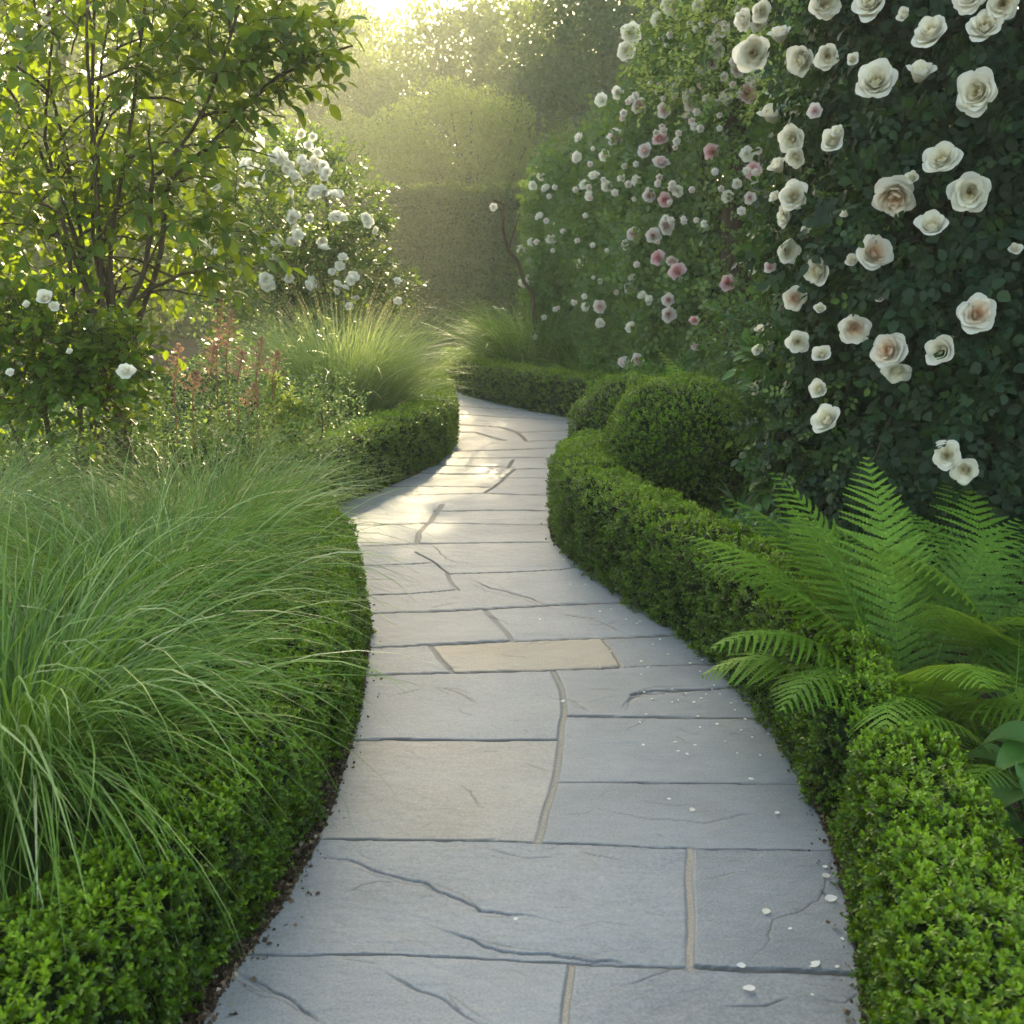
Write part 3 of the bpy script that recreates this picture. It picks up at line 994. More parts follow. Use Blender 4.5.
# ------------------------------------------------------------------ ferns
def frond(root, base, az, L, th0, th1, p, width, np_=30, nq=13, hue=.5, curl=0.):
    a = Acc()
    K = 60
    t = np.linspace(0, 1, K)
    th = th0 + (th1 - th0) * t ** p
    azt = az + curl * t ** 2
    T = np.stack([np.sin(th) * np.cos(azt), np.sin(th) * np.sin(azt), np.cos(th)], -1)
    P = base + np.concatenate([[[0, 0, 0]], np.cumsum((T[:-1] + T[1:]) / 2, 0) * L / (K - 1)])
    S = np.stack([-np.sin(azt), np.cos(azt), 0 * azt], -1)
    S = unit(S + T * 0 + np.array([0, 0, 1]) * rng.normal(0, .12))
    N = unit(np.cross(T, S))
    N *= np.sign((N * np.array([0, 0, 1]) + 1e-6).sum(-1, keepdims=True) + 1e-9)
    a.tube(P[::5], np.linspace(.0035, .0008, len(P[::5])), 5, .7)
    s0 = .16
    for i in range(np_):
        f = s0 + (1 - s0) * (i + .3) / np_
        g = (f - s0) / (1 - s0)
        ln = width * (math.sin(math.pi * min(1, (g * .93 + .07)) ** .75) ** .8) * (1 - .25 * g) * rng.uniform(.9, 1.06)
        if ln < .008:
            continue
        k = f * (K - 1)
        k0 = int(min(k, K - 2))
        w = k - k0
        c = P[k0] * (1 - w) + P[k0 + 1] * w
        Tt, Ss, Nn = T[k0], S[k0], N[k0]
        for sd in (-1, 1):
            sweep = .32 + .45 * g
            d = unit(Ss * sd + Tt * sweep - Nn * .08 + .05 * rng.normal(size=3))
            m = max(4, int(nq * (.45 + .55 * ln / width)))
            q = (np.arange(m) + .3) / m
            droop = (q ** 2)[:, None] * Nn * (-.14 * ln) + (q ** 2)[:, None] * Tt * .16 * ln + (q ** 2)[:, None] * np.array([0, 0, -.13 * ln])
            pc = c + d * (q * ln)[:, None] + droop
            wv_ = np.cross(d, Nn)
            hw_ = (.0042 + .018 * ln) * np.sqrt(np.clip(1 - q, .02, 1))
            tcol = float(np.clip(hue + .3 * g + rng.normal(0, .08), 0, 1))
            strip = np.stack([pc - wv_ * hw_[:, None], pc + wv_ * hw_[:, None]], 1).reshape(-1, 3)
            ii = np.arange(m - 1) * 2
            a.add(strip, np.stack([ii, ii + 1, ii + 3, ii + 2], -1), np.full(2 * m, tcol))
            pl = (.005 + .055 * ln) * (width / .15) ** .3 * (1 - .72 * q ** 1.5)
            for s2 in (-1, 1):
                e = unit(Tt * s2 * 1.0 + d * .55 + Nn * .10 + .10 * rng.normal(size=(m, 3)))
                a.leaves(pc, e, np.tile(Nn, (m, 1)), pl, .95, T4, np.clip(hue + .3 * g + rng.normal(0, .12, m), 0, 1))
    return a.build('frond', M_fern, root)


def make_fern(label, base, specs, L, width, np_=30, nq=12, hue=.35):
    base = np.array(base, float)
    root = thing('fern', base, label, 'fern', 'lush green ferns')
    for (azd, lf, t0, t1) in specs:
        az = R(azd)
        b = base + np.array([math.cos(az), math.sin(az), 0]) * .05 + np.array([0, 0, .02])
        frond(root, b, az, L * lf, t0, t1, rng.uniform(1.2, 1.8), width * rng.uniform(.9, 1.1), np_, nq, hue + rng.uniform(-.35, .3), rng.normal(0, .2))
    return root


def ring(n, t0=(.2, .6), t1=(1.0, 1.8), az0=0.):
    return [(az0 + 360 * i / n + rng.uniform(-12, 12), rng.uniform(.8, 1.1), rng.uniform(*t0), rng.uniform(*t1)) for i in range(n)]


make_fern('large feathery fern leaning over the box hedge below the white roses', (1.30, 3.0, -.02),
          [(176, .92, .38, 1.75), (156, .98, .36, 1.6), (196, .86, .42, 1.9), (138, .98, .34, 1.35), (122, .98, .3, 1.15), (100, .95, .22, 1.0),
           (78, .92, .3, 1.2), (48, .9, .45, 1.4), (10, .85, .5, 1.7), (215, .8, .45, 2.1), (238, .8, .5, 2.2), (262, .78, .3, 1.7), (148, .88, .25, 1.05), (112, .9, .42, 1.4), (186, .78, .3, 1.4), (285, .8, .5, 2.0), (315, .85, .6, 1.9), (168, .7, .6, 2.2)],
          1.06, .215, 27, 17)
make_fern('tall fern at the right frame edge behind the feathery fern', (1.78, 3.25, -.02), ring(12, (.2, .6), (1.1, 1.9)), 1.05, .215, 26, 16)
make_fern('dark low fern just behind the hosta', (1.42, 2.62, -.02), ring(12, (.3, .9), (1.4, 2.1)), .70, .15, 22, 12, .05)
make_fern('distant fern beside the far hedge and dark grass', (.95, 11.6, -.02), ring(13, (.2, .7), (.9, 1.7)), 1.05, .17, 24, 8)
make_fern('mid distance fern behind the clipped box balls', (1.62, 7.7, -.02), ring(14, (.2, .7), (.9, 1.6)), 1.05, .19, 24, 9, .7)
make_fern('low fern between the mid distance fern and the far hedge', (1.15, 8.9, -.02), ring(12, (.2, .7), (1., 1.7)), .9, .17, 22, 8, .65)
make_fern('small fern in the shade of the pink rose', (2.1, 8.4, -.02), ring(11, (.3, .7), (1., 1.7)), .9, .15, 24, 8)


# ------------------------------------------------------------------ rose blooms (meshes shared by the copies)
def bloom_mesh(name, seed, mat, layers, open_, grid=(6, 6), size=1.0):
    r = np.random.default_rng(seed)
    a = Acc()
    nl = len(layers)
    for li, cnt in enumerate(layers):
        g = (li + 1) / nl
        phi0 = r.uniform(0, 6.28)
        for k in range(cnt):
            nu, nv = grid
            u = np.linspace(-1, 1, nu + 1)
            v = np.linspace(0, 1, nv + 1)
            U, Vv = np.meshgrid(u, v, indexing='ij')
            ln = (.68 + .30 * g) * r.uniform(.93, 1.07)
            op = open_ * (.07 + .62 * g ** 1.15) * r.uniform(.9, 1.12)
            ve = Vv * (1 - .13 * np.abs(U) ** 3 * (.4 + .6 * g))
            # profile angle from axis: closed at base, then opens, then recurves
            tt = np.linspace(0, 1, 40)
            ang = op * (1.45 - .95 * tt) + (1.25 * g ** 3) * np.clip(tt - .66, 0, 1) * 3 - (1 - g) * .12 * tt
            ang[:5] += .3
            ca = np.concatenate([[0], np.cumsum(np.sin(ang))[:-1]]) / 40 * ln
            za = np.concatenate([[0], np.cumsum(np.cos(ang))[:-1]]) / 40 * ln
            rr = np.interp(ve, tt, ca) + .02 + .05 * g
            zz = np.interp(ve, tt, za)
            wmax = math.pi / cnt * 1.5
            W = wmax * (.72 + .28 * np.sin(ve * math.pi * .9)) * (1 - .62 * ve ** 6)
            ph = phi0 + k * 6.2832 / cnt + r.uniform(-.12, .12) + U * W
            rr = rr * (1 + .07 * U * (1 if k % 2 else -1)) + .012 * np.sin(U * 5 + r.uniform(0, 6)) * ve * g
            X = rr * np.cos(ph)
            Y = rr * np.sin(ph)
            Z = zz - .05 * U ** 2 * g + .02 * np.sin(U * 4 + k) * ve
            VV = np.stack([X, Y, Z], -1).reshape(-1, 3) * .52 * size
            i, j = np.meshgrid(np.arange(nu), np.arange(nv), indexing='ij')
            q = (i * (nv + 1) + j).ravel()
            a.add(VV, np.stack([q, q + 1, q + nv + 2, q + nv + 1], -1), (np.clip(g * .75 + .25 * ve - .12, 0, 1)).ravel())
    V = np.concatenate(a.V)
    rad = np.percentile(np.hypot(V[:, 0], V[:, 1]), 99)
    V = V / rad * .5          # unit diameter
    V[:, 2] -= V[:, 2].max() * .35
    return mesh_from(name, V, np.concatenate(a.Q), np.concatenate(a.M), {'rnd': np.concatenate(a.R)}, [mat])


BL = {
    'peach': [bloom_mesh('bloom_peach', s, M_pet_peach, (3, 4, 5, 6, 6, 6, 5), 1.22, (6, 7)) for s in (1, 2, 3)],
    'cream': [bloom_mesh('bloom_cream', s, M_pet_cream, (3, 3, 4, 4, 5, 5, 5), 1.12, (6, 7)) for s in (4, 5, 6, 7)],
    'bud': [bloom_mesh('bloom_half_open', s, M_pet_cream, (2, 3, 3, 4, 4), .72, (6, 7)) for s in (8, 9)],
    'white': [bloom_mesh('bloom_white', s, M_pet_white, (3, 4, 5, 6, 6), 1.6, (4, 4)) for s in (10, 11, 12)],
    'pink': [bloom_mesh('bloom_pink', s, M_pet_pink, (3, 4, 5, 6, 6), 1.5, (4, 4)) for s in (13, 14)],
    'blush': [bloom_mesh('bloom_blush', s, M_pet_blush, (3, 4, 5, 6, 6), 1.5, (4, 4)) for s in (15, 16, 17)],
}


def put_bloom(root, kind, P, axis, dia):
    ms = BL[kind]
    o = bpy.data.objects.new('bloom', ms[rng.integers(len(ms))])
    q = Vector(axis).to_track_quat('Z', 'Y')
    o.rotation_euler = (q.to_matrix() @ Matrix.Rotation(rng.uniform(0, 6.28), 3, 'Z')).to_euler()
    o.location = Vector(P) - root.location
    s = dia * rng.uniform(.95, 1.05)
    o.scale = (s, s * rng.uniform(.92, 1.0), s)
    COL.objects.link(o)
    o.parent = root
    return o


def compound(a, P, N, size, k=5, wid=.8, T=T8, hang=.35, rnd=None):
    """rose leaves: k leaflets on one stalk"""
    n = len(P)
    D = unit(N * .55 + rnd_unit(n) * .8 + np.array([0, 0, -hang]))
    side = unit(np.cross(D, N + .3 * rnd_unit(n)))
    up = unit(np.cross(side, D))
    up *= np.sign((up * (N + np.array([0, 0, .6]))).sum(-1, keepdims=True) + 1e-9)
    size = np.broadcast_to(size, (n,)) * rng.uniform(.65, 1.2, n)
    rnd = rng.random(n) if rnd is None else rnd
    pos = [(1.0, 0, 1.0), (.62, 1, .92), (.62, -1, .92), (.18, 1, .75), (.18, -1, .75)][:k]
    for t, sd, sc in pos:
        b = P + D * (t * size * 1.5)[:, None]
        A = D if sd == 0 else unit(side * sd + D * .35 + rnd_unit(n) * .12)
        a.leaves(b, A + .08 * rnd_unit(n), up + .25 * rnd_unit(n), size * sc, wid, T, np.clip(rnd + rng.normal(0, .08, n), 0, 1))


def curve_pts(p0, p1, sag, n=12, wob=.03):
    t = np.linspace(0, 1, n)[:, None]
    p = np.array(p0) * (1 - t) + np.array(p1) * t + np.sin(t * math.pi) * np.array(sag)
    w = np.cumsum(rng.normal(size=(n, 3)), 0)
    w -= w[0] * (1 - t) + w[-1] * t
    return p + w * wob * .5


# ---- right: cream climbing rose on a post
RC, RR = np.array([2.42, 4.75]), 1.15


def rose_surface(px, py, r=None):
    """front surface of the round rose column along a line of sight"""
    r = RR if r is None else r
    x, y, w = ray(px, py)
    A = x * x + y * y
    B = -2 * (x * RC[0] + y * RC[1])
    C = (RC ** 2).sum() - r * r
    disc = B * B - 4 * A * C
    t = (-B - math.sqrt(disc)) / (2 * A) if disc > 0 else -B / (2 * A)
    return np.array([x * t, y * t, CAM_H + w * t])


WHITE_B = [(825, 2, 32, 'cream'), (872, 2, 34, 'cream'), (931, 33, 31, 'cream'), (985, 27, 31, 'cream'), (1003, 4, 26, 'cream'), (970, -2, 30, 'white'),
           (876, 82, 40, 'cream'), (919, 75, 27, 'bud'), (978, 92, 40, 'cream'), (753, 53, 34, 'cream'), (780, 37, 22, 'bud'), (802, 59, 30, 'cream'), (827, 56, 23, 'cream'),
           (772, 117, 26, 'bud'), (792, 139, 27, 'cream'), (815, 111, 15, 'blush'), (833, 142, 26, 'bud'), (796, 157, 20, 'cream'), (779, 168, 20, 'bud'), (794, 196, 30, 'cream'),
           (786, 216, 23, 'cream'), (776, 197, 13, 'bud'), (806, 232, 12, 'bud'), (942, 160, 34, 'cream'), (895, 195, 41, 'peach'), (970, 192, 38, 'cream'), (932, 228, 31, 'bud'),
           (874, 253, 34, 'peach'), (853, 262, 14, 'bud'), (788, 252, 25, 'cream'), (818, 271, 29, 'cream'), (770, 267, 13, 'blush'), (795, 299, 25, 'peach'), (820, 309, 12, 'bud'),
           (854, 328, 30, 'peach'), (977, 314, 38, 'peach'), (798, 342, 25, 'cream'), (822, 355, 21, 'bud'), (889, 351, 38, 'peach'), (897, 370, 28, 'cream'), (942, 351, 31, 'bud'),
           (819, 389, 21, 'cream'), (827, 420, 30, 'cream'), (947, 455, 28, 'cream'), (965, 470, 26, 'cream'), (760, 330, 12, 'bud'), (758, 350, 12, 'cream'),
           (853, 60, 12, 'bud'), (838, 132, 13, 'bud'), (868, 12, 12, 'bud'), (912, 178, 13, 'bud'), (743, 20, 22, 'white'), (762, 12, 20, 'cream'), (905, 15, 13, 'bud'),
           (1015, 250, 13, 'bud'), (880, 300, 9, 'bud'), (845, 215, 10, 'bud')]


def make_white_climber():
    root = thing('climbing_rose', (RC[0], RC[1], -.03), 'tall dark leaved climbing rose with large cream blooms above the ferns', 'rose')
    a = Acc()
    # leaves: shell of lobes + loose interior
    n = 10500
    az = rng.uniform(-math.pi, math.pi, n) * .5 - math.pi * .62 + rng.normal(0, .5, n)
    z = rng.uniform(.25, 3.6, n)
    nrm = np.stack([np.cos(az), np.sin(az), 0 * az], -1)
    P = np.stack([RC[0] + 0 * z, RC[1] + 0 * z, z], -1)
    lump = .10 * lumps(np.stack([az * RR, 0 * az, z], -1), .7, 12, 77)
    low = np.clip((z - .2) / .9, 0, 1) ** .6
    taper = .72 + .28 * low
    rad = (RR + lump) * taper - np.abs(rng.normal(0, .16, n))
    P = P + nrm * rad[:, None]
    keep = lumps(np.stack([az * RR, rad, z], -1), .38, 14, 78) > -1.15
    bp_ = np.array([rose_surface(b[0], b[1], RR + .08) for b in WHITE_B])
    bd_ = np.array([b[2] for b in WHITE_B]) * np.linalg.norm(bp_ - [0, 0, CAM_H], axis=1) / F

    def clear(P):
        ok = np.ones(len(P), bool)
        for q, d in zip(bp_, bd_):
            dr = unit(np.array([0, 0, CAM_H]) - q)
            v = P - q
            t = np.clip(v @ dr, -.04, .5)
            ok &= np.linalg.norm(v - t[:, None] * dr, axis=1) > d * .42 + .035
        return ok
    keep &= clear(P)
    P, nrm, z = P[keep], nrm[keep], z[keep]
    compound(a, P, nrm, .052, 5, .82, T8, .35, np.clip(rng.beta(2, 3, len(P)), 0, .93))
    # interior, coarser
    n = 8500
    az = rng.uniform(-math.pi, math.pi, n)
    rr = RR * .86 * np.sqrt(rng.random(n))
    P = np.stack([RC[0] + rr * np.cos(az), RC[1] + rr * np.sin(az), rng.uniform(.15, 3.5, n)], -1)
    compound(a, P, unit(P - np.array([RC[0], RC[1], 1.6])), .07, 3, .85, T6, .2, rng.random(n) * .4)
    # left ragged sprays, lighter
    n = 900
    pz = rng.uniform(.5, 2.9, n)
    az = math.pi + rng.normal(.1, .35, n)
    P = np.stack([RC[0] + (RR + rng.uniform(-.1, .12, n)) * np.cos(az), RC[1] + (RR + .05) * np.sin(az) * .8, pz], -1)
    ok = clear(P)
    P, az, n = P[ok], az[ok], int(ok.sum())
    compound(a, P, np.stack([np.cos(az), np.sin(az), 0 * az + .3], -1), .04, 5, .75, T6, .3, rng.uniform(.5, 1, n))
    a.build('foliage', M_rose_leaf, root)
    s = Acc()
    for i in range(5):
        x0 = RC + rng.normal(0, .12, 2)
        s.tube(curve_pts((*x0, -.03), (RC[0] + rng.uniform(-.6, .5), RC[1] + rng.uniform(-.5, .3), 3.3), (rng.uniform(-.3, .2), -.2, 0), 24, .05), np.linspace(.028, .01, 24), 8)
    for i in range(46):
        az = rng.uniform(-2.9, -.6)
        z0 = rng.uniform(.3, 2.8)
        p0 = (RC[0] + .5 * math.cos(az), RC[1] + .5 * math.sin(az), z0)
        az2 = az + rng.normal(0, .3)
        p1 = (RC[0] + (RR + .03) * math.cos(az2), RC[1] + (RR + .03) * math.sin(az2), z0 + rng.uniform(-.5, .5))
        s.tube(curve_pts(p0, p1, (0, 0, .2), 10, .02), np.linspace(.006, .002, 10), 5)
    st = s.build('stem', M_bark, root)
    camv = np.array([0, 0, CAM_H])
    for (px, py, d, k) in WHITE_B:
        P = rose_surface(px, py, RR + .08)
        dist = np.linalg.norm(P - camv)
        out = unit(np.array([P[0] - RC[0], P[1] - RC[1], .1]))
        axis = unit(out * .45 + unit(camv - P) * .9 + rng.normal(0, .34, 3) + np.array([0, 0, .12 if k != 'bud' else .6]))
        put_bloom(root, k, P, axis, d * dist / F * .97)
    return root


make_white_climber()


# ---- generic leafy mass: twigs with alternate leaves
def twigs(a, w, P, D, tl, nl, leaf, wid, T=T6, droop=.25, rnd0=None, wr=.003):
    n = len(P)
    D = unit(D)
    E = P + D * tl
    if w is not None:
        w.rods(P, E, wr, wr * .4)
    side = unit(np.cross(D, rnd_unit(n)))
    rb = rng.random(n) * .6 if rnd0 is None else rnd0
    for k in range(nl):
        t = (k + .6) / nl
        ang = k * 2.4
        s2 = side * math.cos(ang) + np.cross(D, side) * math.sin(ang)
        A = unit(D * (.4 + .5 * t) + s2 * (1 - .5 * t) + np.array([0, 0, -droop]) + .15 * rnd_unit(n))
        Nn = unit(np.array([0, 0, 1.]) + .55 * rnd_unit(n) + D * .2)
        a.leaves(P + D * (t * tl), A, Nn, leaf * rng.uniform(.7, 1.15, n), wid, T, np.clip(rb + rng.random(n) * .4, 0, 1))


def blob_points(blobs, n, shell=.55):
    """points in a union of ellipsoids (c, r3, weight), nearer their surface; returns P, outward"""
    wts = np.array([b[2] for b in blobs], float)
    idx = rng.choice(len(blobs), n, p=wts / wts.sum())
    c = np.array([b[0] for b in blobs])[idx]
    r = np.array([b[1] for b in blobs])[idx]
    d = rnd_unit(n)
    rad = shell + (1 - shell) * rng.random(n) ** .6
    rad *= 1 + .12 * lumps(c + d * r, float(r.mean()) * .7, 10, 5)
    return c + d * r * rad[:, None], d


# ---- middle right: timber arch and pink rose
ARCH = np.array([1.86, 8.6])


def make_arch():
    root = thing('garden_arch', (ARCH[0], ARCH[1], -.03), 'rough timber arch post and beam wrapped in the pink rose', 'arch')
    for dx, dy in ((0, 0), (1.25, .3)):
        p = Acc()
        z = np.linspace(-.05, 3.0, 26)
        pts = np.stack([ARCH[0] + dx + .03 * np.sin(z * 2.1), ARCH[1] + dy + .02 * np.cos(z * 1.7), z], -1)
        p.tube(pts, .105 + .012 * np.sin(z * 5) + .006 * np.sin(z * 17), 14)
        p.build('post', M_timber, root)
    b = Acc()
    t = np.linspace(0, 1, 20)
    pts = np.stack([ARCH[0] - .2 + 1.7 * t, ARCH[1] - .1 + .45 * t, 2.62 + .22 * np.sin(t * math.pi)], -1)
    b.tube(pts, .07, 10)
    b.build('beam', M_timber, root)
    br = Acc()
    br.tube(curve_pts((ARCH[0], ARCH[1] - .05, 2.0), (ARCH[0] + .55, ARCH[1] + .05, 2.65), (.0, 0, .12), 10, .01), .035, 8)
    br.build('brace', M_timber, root)


make_arch()

PINK_C3 = [(213, 210, 16, 'pink'), (97, 230, 14, 'blush'), (317, 240, 16, 'pink'), (263, 247, 13, 'white'), (173, 262, 14, 'blush'), (102, 282, 13, 'blush'), (162, 297, 12, 'blush'),
           (225, 390, 14, 'pink'), (332, 437, 15, 'pink'), (92, 355, 13, 'pink'), (52, 385, 13, 'blush'), (95, 415, 15, 'blush'), (290, 180, 12, 'blush'), (225, 160, 13, 'blush'),
           (130, 220, 11, 'blush'), (65, 500, 12, 'blush'), (105, 512, 14, 'pink'), (138, 490, 10, 'white'), (265, 502, 11, 'white'), (322, 507, 11, 'blush'), (108, 578, 16, 'blush'),
           (75, 603, 13, 'blush'), (25, 600, 13, 'blush'), (5, 630, 13, 'white'), (87, 660, 14, 'pink'), (122, 668, 11, 'blush'), (137, 695, 16, 'pink'), (266, 724, 15, 'pink'),
           (17, 738, 12, 'blush'), (113, 768, 12, 'blush'), (115, 805, 14, 'blush'), (45, 755, 9, 'white'), (63, 768, 9, 'white'), (20, 838, 12, 'white'), (180, 820, 9, 'pink'),
           (182, 885, 10, 'blush'), (35, 922, 12, 'blush'), (3, 928, 12, 'blush'), (315, 395, 13, 'white'), (30, 462, 9, 'white'), (20, 710, 8, 'white'), (345, 60, 15, 'blush'),
           (240, 130, 13, 'white'), (150, 190, 12, 'white'), (250, 75, 15, 'blush'), (345, 25, 13, 'white'), (90, 50, 14, 'white'), (120, 15, 16, 'white'), (335, 195, 11, 'white'),
           (220, 258, 10, 'white'), (300, 30, 12, 'blush'), (160, 240, 9, 'white'), (5, 130, 15, 'white'), (18, 85, 18, 'white'), (190, 15, 11, 'white'), (290, 470, 9, 'white'), (330, 690, 8, 'white')]
PINK_C2 = [(807, 350, 16, 'blush'), (866, 270, 14, 'blush'), (712, 350, 9, 'white'), (780, 400, 11, 'white'), (752, 448, 10, 'white'), (727, 472, 9, 'white'), (738, 500, 9, 'white'),
           (708, 402, 9, 'white'), (617, 452, 8, 'white'), (628, 480, 9, 'white'), (787, 478, 11, 'white'), (612, 553, 9, 'white'), (653, 578, 7, 'white'), (642, 612, 10, 'white'),
           (567, 640, 9, 'white'), (588, 670, 9, 'white'), (573, 724, 11, 'white'), (588, 716, 9, 'white'), (592, 620, 7, 'white'), (725, 667, 10, 'white'), (767, 785, 12, 'blush'),
           (730, 785, 8, 'white'), (768, 827, 9, 'white'), (828, 927, 11, 'blush'), (770, 255, 12, 'white'), (813, 238, 11, 'white'), (862, 462, 9, 'white'),
           (823, 455, 8, 'white'), (495, 530, 7, 'white'), (596, 475, 8, 'white'), (700, 775, 6, 'white'), (925, 228, 13, 'pink')]


def wall_Y(px):
    return np.interp(px, [500, 540, 620, 700, 790, 900], [13.6, 12.6, 10.4, 8.9, 7.9, 7.6])


def make_pink_rose():
    root = thing('rambling_rose', (1.6, 9.4, -.03), 'wide rambling rose with pink and white blooms covering the timber arch', 'rose')
    a = Acc()
    n = 15000
    px = rng.uniform(525, 800, n)
    px = np.where(rng.random(n) < .12, rng.uniform(800, 900, n), px)
    top = np.interp(px, [520, 545, 580, 620, 650, 700, 760, 900], [215, 150, 128, 100, 45, -30, -60, -60])
    bot = np.interp(px, [520, 560, 640, 700, 780, 900], [335, 345, 372, 400, 430, 470])
    top = top + 16 * lumps(np.stack([px / 40, 0 * px, 0 * px], -1), 1.6, 10, 52) + rng.normal(0, 9, n)
    py = top + (bot - top) * rng.random(n)
    Y = wall_Y(px) + np.abs(rng.normal(0, .35, n)) + .26 * lumps(np.stack([px / 40, py / 40, 0 * px], -1), 1.5, 12, 50)
    # recess under the arch, right of the post
    rec = (px > 700) & (px < 790) & (py > 140) & (py < 350)
    Y = np.where(rec, Y + 1.0, Y)
    P = at(px, py, Y)
    P[:, 2] = np.maximum(P[:, 2], .02)
    N = np.tile(np.array([-.45, -.85, .25]), (n, 1))
    compound(a, P, N, .062, 3, .85, T4, .3, np.clip(rng.beta(2, 2.4, n), 0, 1))
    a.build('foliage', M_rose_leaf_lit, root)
    # backing mass so that the wall of leaves is deep
    b = Acc()
    n = 7000
    px = rng.uniform(530, 900, n)
    top = np.interp(px, [530, 545, 580, 620, 650, 700, 760, 900], [200, 165, 140, 115, 60, -10, -40, -40])
    bot = np.interp(px, [520, 560, 640, 700, 780, 900], [335, 345, 372, 400, 430, 470])
    py = top + (bot - top) * rng.random(n)
    P = at(px, py, wall_Y(px) + rng.uniform(.6, 2.2, n))
    P[:, 2] = np.maximum(P[:, 2], .02)
    b.leaves(P, rnd_unit(n), rnd_unit(n), rng.uniform(.08, .13, n), .8, T4, rng.random(n) * .4)
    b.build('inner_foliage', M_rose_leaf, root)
    # loose top sprays above the arch, paler
    c = Acc()
    n = 700
    px = rng.uniform(640, 780, n)
    py = rng.uniform(-40, 110, n)
    P = at(px, py, wall_Y(px) - .1 + rng.normal(0, .25, n))
    twigs(c, None, P, unit(rnd_unit(n) + np.array([-.5, 0, .4])), .22, 6, .05, .7, T4, .2, rng.uniform(.4, .8, n))
    c.build('sprays', M_lime, root)
    s = Acc()
    for (p0, p1, Y0, Y1) in (((640, 350), (690, -20), 10., 8.8), ((560, 345), (600, 150), 12.2, 11.4), ((700, 380), (640, 40), 9., 9.2), ((720, 400), (760, 60), 8.4, 8.2)):
        s.tube(curve_pts(at(*p0, Y0 + .6), at(*p1, Y1 + .6), (.1, .1, 0), 16, .03), np.linspace(.025, .008, 16), 7)
    s.tube(np.array([at(x, y, 12.4) for x, y in ((536, 330), (532, 292), (524, 282), (518, 262), (508, 250), (503, 230), (504, 205), (494, 200))]), np.linspace(.03, .012, 8), 7)
    s.tube(np.array([at(x, y, 12.3) for x, y in ((508, 250), (516, 225), (520, 214))]), np.linspace(.015, .005, 3), 6)
    s.build('stem', M_bark, root)
        # leaves climbing the post
    pl = Acc()
    n = 1100
    zz = rng.uniform(.1, 3.0, n)
    keep_ = lumps(np.stack([0 * zz, 0 * zz, zz], -1), .9, 8, 55) + rng.normal(0, .5, n) > -.1
    zz = zz[keep_]
    n = len(zz)
    az = rng.uniform(-math.pi, 0, n)
    rr_ = .13 + np.abs(rng.normal(0, .09, n))
    P = np.stack([ARCH[0] + rr_ * np.cos(az) - .03, ARCH[1] + rr_ * np.sin(az), zz], -1)
    compound(pl, P, np.stack([np.cos(az), np.sin(az), 0 * az], -1), .05, 3, .85, T4, .3)
    pl.build('climbing_foliage', M_rose_leaf_lit, root)
    # the many small blooms beyond the hundred largest
    sm = Acc()
    n = 120
    px = np.where(rng.random(n) < .55, rng.uniform(635, 775, n), rng.uniform(535, 700, n))
    tp = np.interp(px, [520, 545, 580, 620, 650, 700, 760, 900], [200, 160, 140, 110, 30, 5, 0, 0])
    py = tp + 12 + (np.where(px > 635, 210, 190)) * rng.random(n) ** 1.4
    P = at(px, py, wall_Y(px) - .34)
    f = unit(np.array([0, 0, CAM_H]) - P + rng.normal(0, 2.5, (n, 3)))
    rng_s, rng_t = rng.uniform(.034, .056, n), rng.uniform(-.2, .4, n)
    for k in range(15):
        ring_ = 0 if k < 5 else (1 if k < 10 else 2)
        sd = unit(np.cross(f, np.array([.1, .2, 1.])))
        a_ = k * 1.2566 + ring_ * .6
        rad_ = sd * math.cos(a_) + np.cross(f, sd) * math.sin(a_)
        op_ = (.35, .8, 1.25)[ring_]
        A = f * math.cos(op_) + rad_ * math.sin(op_)
        sm.leaves(P - f * .01, A, f * math.sin(op_) - rad_ * math.cos(op_), rng_s * (1 - .12 * ring_), 1.0, T6, np.clip(.45 + .25 * ring_ + rng_t, 0, 1))
    tag(sm.build('small_blooms', M_pet_small, root), kind='stuff')
    camv = np.array([0, 0, CAM_H])
    lst = [(624 + x / 2.56, y / 2.56, d, k) for x, y, d, k in PINK_C3] + [(300 + x / 2.56, y / 2.56, d, k) for x, y, d, k in PINK_C2]
    for px, py, d, k in lst[:96]:
        Y = float(wall_Y(px)) - .22
        P = at(px, py, Y)
        ax = unit(unit(camv - P) * .8 + rng.normal(0, .3, 3) + np.array([-.1, 0, .15]))
        put_bloom(root, k, P, ax, d * np.linalg.norm(P - camv) / F * 1.2)


make_pink_rose()

# ---- left back: white rambler
WL = [(715, 400, 16), (740, 425, 13), (777, 418, 14), (815, 425, 14), (835, 440, 12), (757, 458, 13), (745, 492, 10), (808, 487, 13), (828, 492, 12), (855, 495, 13), (672, 440, 14),
      (645, 430, 14), (628, 418, 13), (558, 465, 12), (622, 497, 13), (637, 480, 10), (755, 548, 14), (793, 558, 9), (857, 553, 14), (880, 557, 9), (763, 600, 13), (748, 618, 12),
      (713, 612, 14), (830, 632, 14), (878, 657, 11), (870, 680, 11), (942, 568, 13), (961, 590, 9), (905, 707, 13), (685, 727, 17), (740, 712, 11), (800, 720, 13), (865, 725, 11),
      (885, 735, 9), (862, 745, 8), (910, 762, 10), (677, 645, 11), (545, 612, 14), (550, 645, 10), (580, 597, 9), (770, 343, 10), (800, 350, 9), (790, 372, 9), (813, 390, 11),
      (660, 370, 13), (513, 460, 12), (850, 695, 8), (1018, 718, 9), (1018, 770, 10), (697, 657, 8), (893, 783, 9), (700, 400, 12), (790, 425, 12), (730, 400, 11), (805, 412, 10), (500, 440, 9)]


